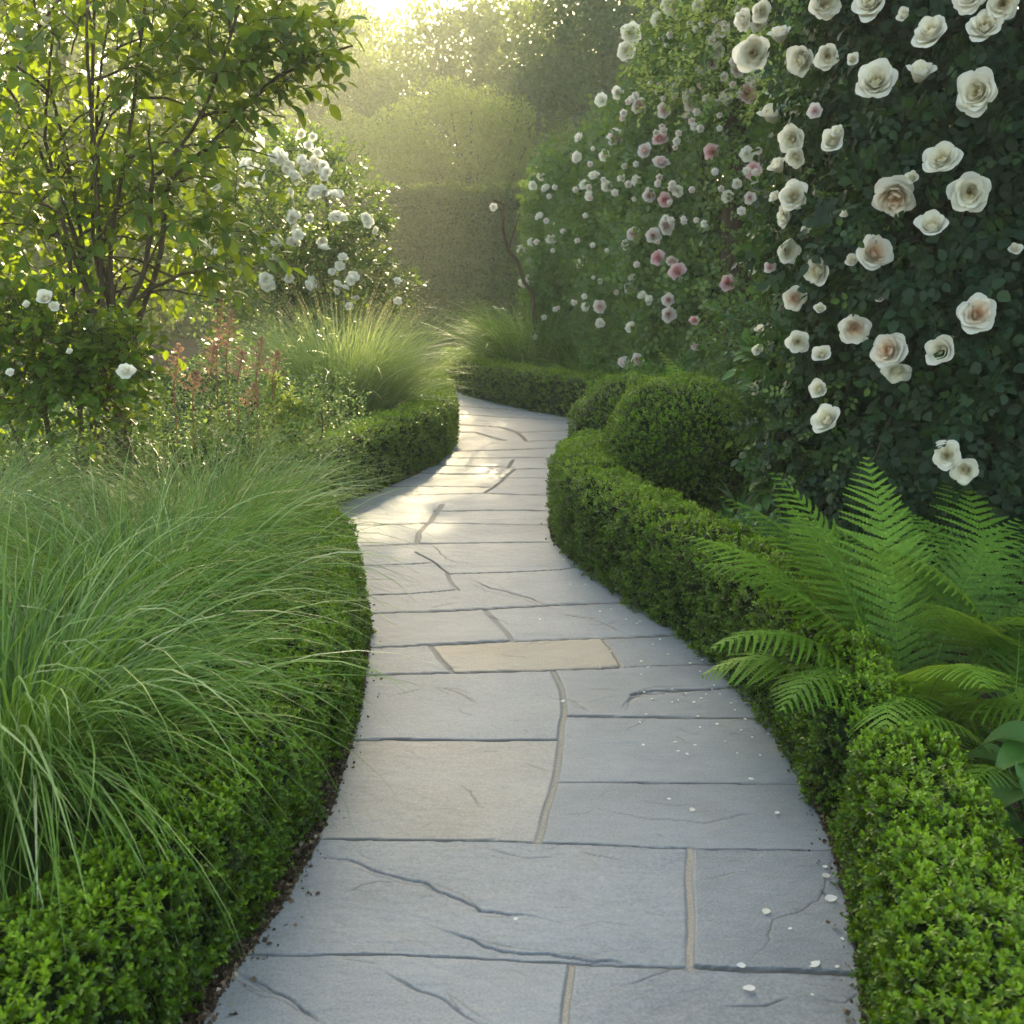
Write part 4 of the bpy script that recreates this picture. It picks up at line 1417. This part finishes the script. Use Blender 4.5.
def make_left_rambler():
    root = thing('shrub_rose', (-2.5, 11.0, -.03), 'sunlit shrub rose full of white blooms behind the pale grass', 'rose')
    a, w = Acc(), Acc()
    bl = [(at(290, 205, 11), (1.05, .8, .75), 3), (at(265, 260, 11), (1.1, .8, .6), 3), (at(335, 270, 11), (.75, .6, .45), 1.6), (at(230, 200, 11.3), (.9, .7, .7), 2),
          (at(370, 225, 11), (.28, .3, .10), .25), (at(395, 292, 10.8), (.25, .3, .22), .3), (at(310, 160, 11), (.45, .45, .3), .6)]
    P, N = blob_points(bl, 2600)
    P[:, 2] = np.maximum(P[:, 2], .2)
    twigs(a, w, P - N * .1, N + rnd_unit(len(P)) * .7 + np.array([0, 0, .3]), .2, 6, .06, .75, T4, .2)
    n = 500
    P = np.stack([rng.uniform(-3.4, -1.6, n), rng.uniform(10.6, 11.6, n), rng.uniform(.1, 1.6, n)], -1)
    twigs(a, w, P, rnd_unit(n), .3, 6, .08, .75, T4, .2, rng.random(n) * .3)
    a.build('foliage', M_rose_leaf_lit, root)
    for i in range(6):
        w.tube(curve_pts((-2.5 + rng.normal(0, .1), 11 + rng.normal(0, .1), -.03), at(rng.uniform(230, 350), rng.uniform(170, 260), 11), (rng.uniform(-.3, .3), 0, .2), 12, .03),
               np.linspace(.03, .008, 12), 6)
    w.build('stem', M_bark, root)
    camv = np.array([0, 0, CAM_H])
    for x, y, d in WL + [(x + 13 * math.cos(i * 2.1), y + 13 * math.sin(i * 2.1), d * .85) for i, (x, y, d) in enumerate(WL) if d >= 12][:44]:
        P = at(x / 2.56, y / 2.56, 10.15 + .25 * rng.random())
        put_bloom(root, 'white', P, unit(unit(camv - P) * .7 + rng.normal(0, .35, 3) + np.array([.1, 0, .3])), d * np.linalg.norm(P - camv) / F * 1.0)


make_left_rambler()


# ---- left: big leafy shrub with bare inner stems
def make_left_shrub():
    Y = 5.4
    root = thing('leafy_shrub', (-2.2, Y, -.03), 'tall many stemmed shrub with broad backlit leaves', 'shrub')
    a, s = Acc(), Acc()
    w = s
    bl = [(at(70, 90, Y), (1.15, .9, .8), 5), (at(170, 80, Y), (.75, .7, .6), 3), (at(250, 75, Y), (.42, .4, .28), 1.0), (at(312, 62, Y), (.22, .25, .10), .30),
          (at(20, 230, Y), (.7, .7, .6), 2.4), (at(205, 215, Y), (.36, .4, .28), .9), (at(120, 190, Y + .3), (.5, .5, .35), 1.2), (at(60, -60, Y), (1.4, 1.0, .7), 3),
          (at(230, 15, Y), (.6, .6, .3), 1.6), (at(215, 268, Y), (.28, .3, .12), .35), (at(-90, 120, Y), (.9, .9, 1.2), 3)]
    P, N = blob_points(bl, 700, .25)
    twigs(a, w, P - N * .1, N * .6 + rnd_unit(len(P)) * .7 + np.array([.1, -.1, .25]), .28, 7, .088, .62, T8, .3)
    P, N = blob_points([(at(60, 250, Y + .5), (.9, .5, .7), 1)], 120, .2)
    twigs(a, w, P, rnd_unit(len(P)), .26, 6, .09, .62, T6, .3, rng.random(len(P)) * .3)
    a.build('foliage', M_shrub, root)
    paths = [[(100, 560), (92, 330), (78, 200), (40, 60), (20, -60)], [(110, 560), (105, 330), (95, 180), (90, 40), (88, -80)],
             [(118, 560), (118, 320), (150, 260), (152, 180), (165, 165), (205, 110), (235, 20), (250, -30)],
             [(120, 560), (135, 320), (158, 270), (164, 180), (200, 158), (262, 92), (305, 68), (350, 52)],
             [(95, 560), (100, 320), (60, 200), (10, 90), (-40, 20)], [(90, 560), (70, 320), (66, 250), (30, 180), (-30, 140)],
             [(125, 560), (118, 340), (108, 260), (130, 140), (135, 60), (150, -40)], [(112, 560), (96, 300), (70, 240), (48, 130), (60, 10)],
             [(130, 560), (125, 310), (150, 285), (188, 270), (225, 262)], [(105, 560), (112, 300), (98, 220), (100, 100), (120, -40)],
             [(128, 560), (112, 320), (88, 260), (88, 0), (90, -80)]]
    for i, p in enumerate(paths):
        y = Y + rng.uniform(-.25, .3)
        k = np.array([at(q[0], min(q[1], 560), y) for q in p])
        k[0, 2] = -.03
        t = np.linspace(0, len(k) - 1, 30)
        pts = np.stack([np.interp(t, np.arange(len(k)), k[:, j]) for j in range(3)], -1)
        for _ in range(2):
            pts[1:-1] = (pts[:-2] + pts[1:-1] * 2 + pts[2:]) / 4
        pts += np.cumsum(rng.normal(0, .004, pts.shape), 0)
        s.tube(pts, np.linspace(.017, .005, 30), 8)
        # side branches
        for j in range(8, 28, 4):
            d = unit(rng.normal(size=3) * np.array([1, .6, .5]) + np.array([.0, 0, .4]))
            s.tube(curve_pts(pts[j], pts[j] + d * rng.uniform(.25, .5), (0, 0, .05), 8, .02), np.linspace(.008, .003, 8), 5)
    s.build('stem', M_bark, root)


make_left_shrub()


def make_bush(name, label, cat, base, blobs, n, tl, nl, leaf, wid, mat, T=T6, droop=.2, shell=.3, group=None, up=.4, extra=None, stem=5):
    root = thing(name, (base[0], base[1], -.03), label, cat, group)
    a, w = Acc(), Acc()
    P, N = blob_points(blobs, n, shell)
    P[:, 2] = np.maximum(P[:, 2], .03)
    twigs(a, w, P - N * tl * .5, N + rnd_unit(n) * .7 + np.array([0, 0, up]), tl, nl, leaf, wid, T, droop)
    a.build('foliage', mat, root)
    for i in range(stem):
        c = blobs[i % len(blobs)][0]
        w.tube(curve_pts((base[0] + rng.normal(0, .04), base[1] + rng.normal(0, .04), -.03), np.array(c) + rng.normal(0, .08, 3), (0, 0, .05), 10, .02), np.linspace(.012, .004, 10), 6)
    w.build('stem', M_bark, root)
    return root


# low rose bush at the left edge with white blooms
rb = make_bush('rose_bush', 'low dark leaved rose bush with few white blooms under the tall shrub', 'rose', (-2.2, 4.75),
               [(at(30, 345, 4.75), (.45, .35, .30), 2), (at(105, 360, 4.75), (.28, .3, .22), 1), (at(-40, 360, 4.75), (.4, .3, .4), 1), (at(60, 400, 4.75), (.5, .3, .25), 1)], 520, .16, 6, .055, .8,
               M_shrub, T8)
for px, py, d, k in ((46, 299, 17, 'bud'), (54, 306, 12, 'white'), (126, 371, 18, 'white'), (70, 352, 7, 'bud'), (10, 372, 9, 'white'), (27, 305, 8, 'bud')):
    P = at(px, py, 4.35)
    put_bloom(rb, k, P, unit(np.array([.1, -.8, .6])), d * 4.5 / F)

make_bush('lime_shrub', 'small lime green leafy shrub at the end of the far left hedge', 'shrub', (-1.35, 6.4),
          [(at(292, 412, 6.3), (.17, .15, .13), 1), (at(285, 440, 6.3), (.2, .2, .15), 1), (at(275, 385, 6.4), (.05, .05, .05), .15)], 150, .09, 6, .04, .7, M_lime, T6)
make_bush('leafy_perennial', 'loose bright green perennial between box ball and cream roses', 'plant', (1.75, 6.1),
          [(at(770, 400, 6.1), (.28, .3, .35), 2), (at(745, 340, 6.3), (.2, .3, .25), 1), (at(800, 420, 5.8), (.25, .25, .35), 2), (at(790, 330, 6.2), (.2, .2, .25), .8)], 420, .2, 7, .065, .5, M_dark_herb, T6)
make_bush('leafy_perennial', 'broad grey green leaved plant at the foot of the cream roses', 'plant', (1.62, 5.1),
          [(at(770, 365, 5.3), (.12, .2, .12), 1), (at(800, 395, 5.2), (.22, .2, .15), 1.5), (at(830, 450, 4.9), (.28, .2, .2), 2), (at(800, 490, 4.9), (.3, .2, .15), 1)], 260, .15, 6, .085, .6,
          M_hosta, T8, .1)


def make_lance():
    c = ground(735, 520)
    c = np.array([1.17, 5.0, -.03])
    root = thing('lance_leaved_plant', c, 'small rosette of lance shaped leaves in front of the large box ball', 'plant')
    a = Acc()
    n = 34
    az = rng.uniform(0, 6.28, n)
    P = c + np.stack([.02 * np.cos(az), .02 * np.sin(az), rng.uniform(.18, .36, n)], -1)
    th = rng.uniform(.25, 1.25, n)
    a.blades(P, az, rng.uniform(.13, .22, n), th, th + .7, np.full(n, 1.4), .026, 7, rng.random(n))
    a.tube([(c[0], c[1], -.03), (c[0], c[1], .38)], [.007, .004], 6)
    a.build('leaves', M_dark_herb, root)


make_lance()


def make_cover():
    """ground cover: nobody could count it"""
    for (name, label, poly, n, zmax, tl, leaf, wid, mat) in (
            ('ground_cover', 'dark small leaved ground cover between box hedge and ferns', [(1.05, 4.6), (1.35, 4.9), (1.9, 4.3), (1.75, 3.5), (1.25, 3.55), (.95, 4.1)], 2600, .42, .10, .042, .45, M_dark_herb),
            ('meadow_herbs', 'fine pale herbs growing between the left grasses and shrubs', [(-2.7, 4.6), (-1.2, 4.9), (-.95, 6.5), (-1.1, 7.4), (-2.9, 7.3)], 2300, .85, .12, .03, .55, M_herb),
            ('bed_planting', 'low leafy planting in the bed beyond the balls', [(1.3, 6.2), (1.2, 8.2), (.95, 10.2), (.7, 11.2), (1.6, 11.5), (2.6, 8.6), (2.4, 6.3)], 3400, .62, .14, .055, .5, M_herb2),
            ('ivy', 'dark ivy and leaf litter under the left shrubs', [(-4.2, 3.5), (-1.6, 5.2), (-1.9, 12), (-6, 12)], 5600, .40, .15, .07, .8, M_rose_leaf)):
        a = Acc()
        pg = np.array(poly)
        lo, hi = pg.min(0), pg.max(0)
        pts = rng.uniform(lo, hi, (n * 3, 2))
        ins = np.zeros(len(pts), bool)
        for i in range(len(pg)):
            x1, y1 = pg[i]
            x2, y2 = pg[(i + 1) % len(pg)]
            c = ((y1 > pts[:, 1]) != (y2 > pts[:, 1])) & (pts[:, 0] < (x2 - x1) * (pts[:, 1] - y1) / (y2 - y1 + 1e-12) + x1)
            ins ^= c
        pts = pts[ins][:n]
        P = np.concatenate([pts, np.zeros((len(pts), 1))], 1)
        P[:, 2] = zmax * rng.random(len(P)) ** .8 * (.65 + .35 * np.clip(lumps(P, .8, 8, 60) + .5, 0, 1))
        twigs(a, None, P, rnd_unit(len(P)) * .6 + np.array([0, 0, .8]), tl, 7, leaf, wid, T4, .1)
        tag(a.build(name, mat), label, 'plants', kind='stuff')


make_cover()


def make_hosta():
    c = np.array([1.36, 2.3, -.03])
    root = thing('hosta', c, 'broad leaved hosta tucked against the near right hedge', 'plant')
    for i in range(24):
        a = Acc()
        az = R(i * 137.5) + rng.normal(0, .15)
        el = 1.25 - .03 * i + rng.uniform(-.08, .08) + (.25 if math.cos(az) < -.2 else 0)
        sl = .30 - .006 * i
        d = np.array([math.cos(az) * math.cos(el), math.sin(az) * math.cos(el), math.sin(el)])
        tip = c + d * sl + np.array([0, 0, .06])
        a.tube(curve_pts(c, tip, (0, 0, .03), 8, .004), np.linspace(.006, .0035, 8), 6, .6)
        L = .19 * rng.uniform(.75, 1.15)
        nu, nv = 8, 10
        U, V = np.meshgrid(np.linspace(-1, 1, nu + 1), np.linspace(0, 1, nv + 1), indexing='ij')
        w = .30 * L * np.sin(np.clip(V, 0, 1) ** .62 * math.pi) ** .8 * 1.15
        el2 = el * .5 - 1.1 * V
        hx = L * (V - .12 * V * V * 2)
        hz = L * (.35 * V - .55 * V * V)
        X = hx
        Yv = U * w
        Z = hz + np.abs(U) * w * .45 + .012 * L * 6 * np.sin(np.abs(U) * 9) * .1
        dx = np.array([math.cos(az), math.sin(az), 0])
        dy = np.array([-math.sin(az), math.cos(az), 0])
        P = tip + X[..., None] * dx + Yv[..., None] * dy + Z[..., None] * np.array([0, 0, 1])
        ii, jj = np.meshgrid(np.arange(nu), np.arange(nv), indexing='ij')
        q = (ii * (nv + 1) + jj).ravel()
        a.add(P, np.stack([q, q + 1, q + nv + 2, q + nv + 1], -1), np.full(P.shape[0] * P.shape[1], rng.random()))
        a.build('leaf', M_hosta, root)


make_hosta()


def make_astilbe():
    root = thing('astilbe', (-1.75, 6.2, -.03), 'dusty pink flower plumes rising beside the pale grass mound', 'flower')
    for px, py, h, Y in ((222, 300, 62, 6.2), (232, 312, 44, 6.1), (262, 338, 40, 6.0), (180, 345, 40, 5.9), (215, 345, 34, 5.8), (243, 352, 30, 6.1), (278, 352, 30, 6.3), (198, 372, 26, 5.7), (255, 385, 28, 5.9)):
        a = Acc()
        top, bot = at(px, py, Y), at(px - 6, py + h, Y)
        base = np.array([bot[0] - .02, Y, -.03])
        a.tube(np.array([base, bot, top]), [.005, .004, .0015], 6, .1)
        n = 420
        t = rng.random(n) ** .8
        c = bot + (top - bot) * t[:, None]
        kb = rng.integers(0, 16, n)
        tb = (kb + .5) / 16
        c = bot + (top - bot) * tb[:, None]
        r = (.085 * (1 - tb) ** .9 + .008) * rng.random(n) ** .8
        az = kb * 2.4 + rng.normal(0, .18, n)
        P = c + np.stack([np.cos(az) * r, np.sin(az) * r, r * 1.0 - r * r * 6], -1) + rng.normal(0, .003, (n, 3))
        a.leaves(P, unit(rnd_unit(n) + np.array([0, 0, .6])), rnd_unit(n), .013, .6, T4)
        a.build('flower_plume', M_plume, root)
    b = Acc()
    P, N = blob_points([((-1.75, 6.1, .35), (.5, .4, .35), 1)], 160, .2)
    twigs(b, None, P, N + np.array([0, 0, .5]), .15, 7, .05, .5, T6)
    b.build('foliage', M_herb, root)


make_astilbe()


# ------------------------------------------------------------------ tall rear hedge
def make_tall_hedge():
    root = thing('tall_hedge', (-4, 24, -.03), 'tall dark clipped hedge closing the garden behind the bend', 'hedge')
    x0, x1, y0, y1, h = -14., 5.5, 23.4, 25.0, 3.22
    a = Acc()

    def face(n, side):
        u, v = rng.random(n), rng.random(n)
        if side == 'front':
            P = np.stack([x0 + (x1 - x0) * u, np.full(n, y0), h * v], -1)
            N = np.tile([0, -1., 0], (n, 1))
        elif side == 'top':
            P = np.stack([x0 + (x1 - x0) * u, y0 + (y1 - y0) * v, np.full(n, h)], -1)
            N = np.tile([0, 0, 1.], (n, 1))
        else:
            P = np.stack([np.full(n, x1), y0 + (y1 - y0) * u, h * v], -1)
            N = np.tile([1., 0, 0], (n, 1))
        P = P + N * (.07 * lumps(P, 1.6, 12, 91) + .05 * lumps(P, .5, 12, 92))[:, None] + N * np.abs(rng.normal(0, .03, n))[:, None]
        return P, N
    for n, sd in ((90000, 'front'), (40000, 'top'), (7000, 'side')):
        P, N = face(n, sd)
        a.leaves(P, unit(N * .5 + rnd_unit(n) + np.array([0, 0, .2])), unit(N + .6 * rnd_unit(n)), rng.uniform(.06, .10, n), .6, T4)
    a.build('foliage', M_hedge_tall, root)
    b = Acc()
    X0, X1, Y0, Y1, H = x0, x1 - .12, y0 + .12, y1 - .1, h - .14
    v = [(X0, Y0, -.05), (X1, Y0, -.05), (X1, Y1, -.05), (X0, Y1, -.05), (X0, Y0, H), (X1, Y0, H), (X1, Y1, H), (X0, Y1, H)]
    b.add(v, [(0, 1, 5, 4), (1, 2, 6, 5), (2, 3, 7, 6), (3, 0, 4, 7), (4, 5, 6, 7)])
    b.build('inner_core', M_hedge_core, root, smooth=False)


make_tall_hedge()


# ------------------------------------------------------------------ trees beyond
def make_tree(label, base, trunk_h, crown, nclump, rc, nleaf, leaf, mat, seed, trunk_r=.2, name='tree', cat='tree', holes=None, upright=None):
    """crown: (centre xyz, radii xyz)"""
    global rng
    keep = rng
    rng = np.random.default_rng(seed)
    root = thing(name, (base[0], base[1], -.03), label, cat, 'hazy trees and tall shrubs beyond the garden hedge')
    c, r = np.array(crown[0], float), np.array(crown[1], float)
    d = rnd_unit(nclump)
    rad = .45 + .5 * rng.random(nclump) ** .7
    C = c + d * r * rad[:, None]
    if holes:
        for (hc, hr) in holes:
            dd = np.linalg.norm((C - np.array(hc)) * np.array([1, .35, 1]), axis=1)
            C = C[dd > hr]
    a = Acc()
    m = nleaf // len(C)
    for cc in C:
        q = rc * rng.uniform(.6, 1.25)
        dd = rnd_unit(m)
        rr = q * (.35 + .65 * rng.random(m) ** .5)
        P = cc + dd * rr[:, None] * np.array([1.15, 1.15, .8])
        tone = rng.uniform(-.15, .2)
        a.leaves(P, unit(dd + .9 * rnd_unit(m)), unit(dd + np.array([0, 0, .8]) + .5 * rnd_unit(m)), leaf * rng.uniform(.6, 1.25, m), .62, T4,
                 np.clip(rng.random(m) * .8 + tone + .1, 0, 1))
    a.build('crown', mat, root)
    s = Acc()
    top = np.array([c[0], c[1], c[2] + r[2] * .1])
    if upright:
        top = np.array([base[0], base[1], upright])
    tr = curve_pts((base[0], base[1], -.05), top, (rng.normal(0, .2), 0, 0), 14, .08)
    s.tube(tr, np.linspace(trunk_r, trunk_r * .35, 14), 10)
    for i in rng.choice(len(C), min(26, len(C)), replace=False):
        k = 12 if upright else int(np.clip((C[i][2] * .55) / max(top[2], .1) * 13, 3, 12))
        s.tube(curve_pts(tr[k], C[i], (0, 0, -.1 * np.linalg.norm(C[i] - tr[k])), 8, .05), np.linspace(trunk_r * .35, .02, 8), 6)
    s.build('trunk', M_bark_far, root)
    rng = keep
    return root


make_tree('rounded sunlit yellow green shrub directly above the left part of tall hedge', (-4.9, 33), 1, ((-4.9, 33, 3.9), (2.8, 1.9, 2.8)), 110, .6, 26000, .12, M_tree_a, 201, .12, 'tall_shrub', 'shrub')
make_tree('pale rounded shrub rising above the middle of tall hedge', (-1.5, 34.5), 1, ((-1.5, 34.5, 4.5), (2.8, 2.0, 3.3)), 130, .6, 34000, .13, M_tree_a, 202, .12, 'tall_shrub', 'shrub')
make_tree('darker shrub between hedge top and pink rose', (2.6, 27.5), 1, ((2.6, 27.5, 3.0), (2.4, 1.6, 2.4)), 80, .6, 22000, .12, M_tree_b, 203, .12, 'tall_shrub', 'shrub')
make_tree('tall hazy tree behind the left yellow green shrub', (-7.5, 34), 4, ((-7.9, 37, 6.8), (4.4, 3.4, 5.6)), 150, .9, 36000, .17, M_tree_b, 204, .3)
make_tree('broad hazy tree behind the pale shrub, top beyond the frame', (3.2, 36), 5, ((3.6, 38.5, 6.8), (4.9, 3.4, 5.8)), 200, 1.0, 46000, .18, M_tree_b, 205, .36)
make_tree('very tall added tree behind the broad hazy tree, its high crown blocking sun', (6.0, 40), 6, ((6.5, 40, 13.5), (6.7, 4.0, 8.5)), 520, 1.15, 78000, .22, M_tree_b, 214, .45)  # high crown added above the view to keep sun off the path
make_tree('faint distant tree in the haze between the two tall trees', (-1.8, 44), 5, ((-1.8, 44, 6.6), (6.2, 3.6, 6.6)), 190, 1.1, 42000, .22, M_tree_b, 206, .3)
make_tree('tall dark tree hidden behind the leafy left shrub', (-14, 33), 5, ((-13.5, 33, 7.5), (5, 4, 7.5)), 140, 1.1, 26000, .2, M_tree_b, 207, .35)
make_tree('tall tree behind the pink rose arch', (10.5, 32), 5, ((10.2, 32, 9.5), (5.2, 4.0, 9.0)), 220, 1.1, 50000, .19, M_tree_b, 208, .4)
make_tree('tall tree beyond the cream climbing rose', (19, 30), 5, ((18.5, 30, 8.5), (5.5, 4.5, 8.5)), 150, 1.3, 26000, .22, M_tree_b, 209, .4)
make_tree('leafy tree behind the rose arch, above the cream blooms', (5.2, 15.5), 3, ((5.2, 15.5, 4.4), (2.8, 2.4, 3.4)), 120, .7, 32000, .12, M_tree_b, 210, .2)
make_tree('added spreading tree, unseen boughs above the frame shading the near garden', (6.5, 20.5), 5, ((4.0, 20.5, 9.9), (9.0, 3.8, 2.9)), 640, .95, 110000, .19, M_tree_b, 213, .4, upright=8.4, holes=[((-6.3, 20.5, 9.9), 6.0)])  # unseen canopy added to shade the near path; hole lets sun through left
make_tree('rounded far tree closing the view behind the middle haze', (2, 55), 6, ((2, 55, 8), (8, 4, 7.5)), 200, 1.5, 36000, .3, M_tree_b, 215, .4)
make_tree('far tree at the end of the garden left of the middle one', (-10, 57), 6, ((-10, 57, 8.5), (8, 4, 8)), 200, 1.5, 36000, .3, M_tree_b, 216, .4)
make_tree('thin distant tree at the far left of the haze', (-11, 46), 5, ((-10.5, 46, 7), (5, 4, 7)), 120, 1.2, 20000, .24, M_tree_b, 211, .35)
make_tree('dark leafy tree beyond the left rambling shrub rose', (-7.2, 17), 3, ((-7.0, 17, 3.6), (3.0, 2.2, 3.6)), 110, .8, 26000, .13, M_tree_b, 212, .2)


# ------------------------------------------------------------------ fallen petals
def make_petals():
    r = np.random.default_rng(99)
    ms = []
    mt = petal_mat('fallen_petal', (.8, .74, .6), (.84, .8, .7), (.85, .84, .8))
    for k in range(4):
        U, V = np.meshgrid(np.linspace(-1, 1, 5), np.linspace(0, 1, 6), indexing='ij')
        w = .42 * np.sin(V ** .8 * math.pi * .93 + .12) ** .7
        X = U * w
        Z = .16 * (U * U) * w + .10 * (V - .5) ** 2 * (1 + k * .4) + .01 * np.sin(U * 4 + k)
        P = np.stack([X, V - .5, Z + .02], -1).reshape(-1, 3)
        i, j = np.meshgrid(np.arange(4), np.arange(5), indexing='ij')
        q = (i * 6 + j).ravel()
        ms.append(mesh_from('fallen_petal', P, np.stack([q, q + 1, q + 7, q + 6], -1), None, {'rnd': np.full(len(P), .3 + .2 * k)}, [mt]))
    special = [((766, 913), .024, 'cupped white petal on the slab beside the wide pale mortar joint, right of path'),
               ((815, 966), .028, 'oval white petal just above the last joint near the right hedge'),
               ((749, 990), .026, 'flat white petal on the nearest right slab'),
               ((831, 900), .030, 'long cream petal lying near the right path edge'),
               ((741, 967), .020, 'small curled petal on the joint left of the oval petal'),
               ((825, 868), .016, 'upper petal of the small cream cluster near the near hedge'),
               ((826, 877), .022, 'lower petal of the small cream cluster near the near hedge'),
               ((751, 780), .018, 'lone white petal on the joint line under the second slab'),
               ((777, 814), .016, 'white petal near the right edge on the long dark slab'),
               ((692, 811), .020, 'white petal in the middle of the long dark slab'),
               ((516, 920), .012, 'tiny white petal beside the long crack of the big slab'),
               ((563, 702), .018, 'white petal on the curved pale mortar joint')]
    spots = [(p, s, l, None) for p, s, l in special]
    more = [(690, 664), (700, 672), (712, 690), (720, 695), (731, 704), (735, 711), (745, 720), (695, 746), (694, 703), (641, 675), (672, 690), (640, 723), (678, 752),
            (752, 738), (768, 735), (741, 731), (600, 612), (618, 596), (611, 610), (585, 585), (660, 640), (640, 622), (668, 655), (590, 560), (570, 585), (540, 620),
            (470, 404), (476, 407), (484, 406), (492, 408), (462, 402), (560, 418), (540, 414), (525, 416), (570, 424), (510, 411), (448, 452), (652, 700), (600, 668), (724, 668),
            (848, 921), (853, 934), (858, 940), (725, 742), (760, 756), (700, 728), (669, 800), (800, 770), (837, 968), (812, 996), (790, 930)]
    more += [(int(r.uniform(590, 780)), int(r.uniform(610, 760))) for _ in range(26)]
    for (x, y) in more:
        Rxx = np.interp(y, Ry, Rx)
        if x > Rxx - 3:
            x = Rxx - r.uniform(3, 14)
        spots.append(((x, y), r.uniform(.007, .014) * (1.5 if y < 430 else 1), 'tiny white rose petal fallen on the slate path', 'tiny petals scattered on the slate'))
    for (x, y), s, l, g in spots:
        o = bpy.data.objects.new('fallen_petal', ms[r.integers(4)])
        P = ground(float(x), float(y))
        o.location = (float(P[0]), float(P[1]), .0035)
        o.rotation_euler = (r.normal(0, .08), r.normal(0, .08), r.uniform(0, 6.28))
        o.scale = (s, s, s)
        COL.objects.link(o)
        tag(o, l, 'petal', g or 'tiny petals scattered on the slate' if g else None)


make_petals()

# ------------------------------------------------------------------ haze
def make_haze():
    a = Acc()
    X0, X1, Y0, Y1, Z0, Z1 = -82, 82, -32, 102, -1.1, 21.5
    v = [(X0, Y0, Z0), (X1, Y0, Z0), (X1, Y1, Z0), (X0, Y1, Z0), (X0, Y0, Z1), (X1, Y0, Z1), (X1, Y1, Z1), (X0, Y1, Z1)]
    a.add(v, [(0, 3, 2, 1), (4, 5, 6, 7), (0, 1, 5, 4), (1, 2, 6, 5), (2, 3, 7, 6), (3, 0, 4, 7)])
    m, nt, out = new_mat('haze_air')
    pv = nt.nodes.new('ShaderNodeVolumePrincipled')
    pv.inputs['Color'].default_value = (.97, 1.0, .86, 1)
    pv.inputs['Density'].default_value = HAZE_DENSITY
    pv.inputs['Anisotropy'].default_value = .35
    nt.links.new(pv.outputs[0], out.inputs['Volume'])
    return tag(a.build('haze', m, smooth=False), 'thin golden morning haze filling the garden air', 'haze', kind='stuff')


make_haze()
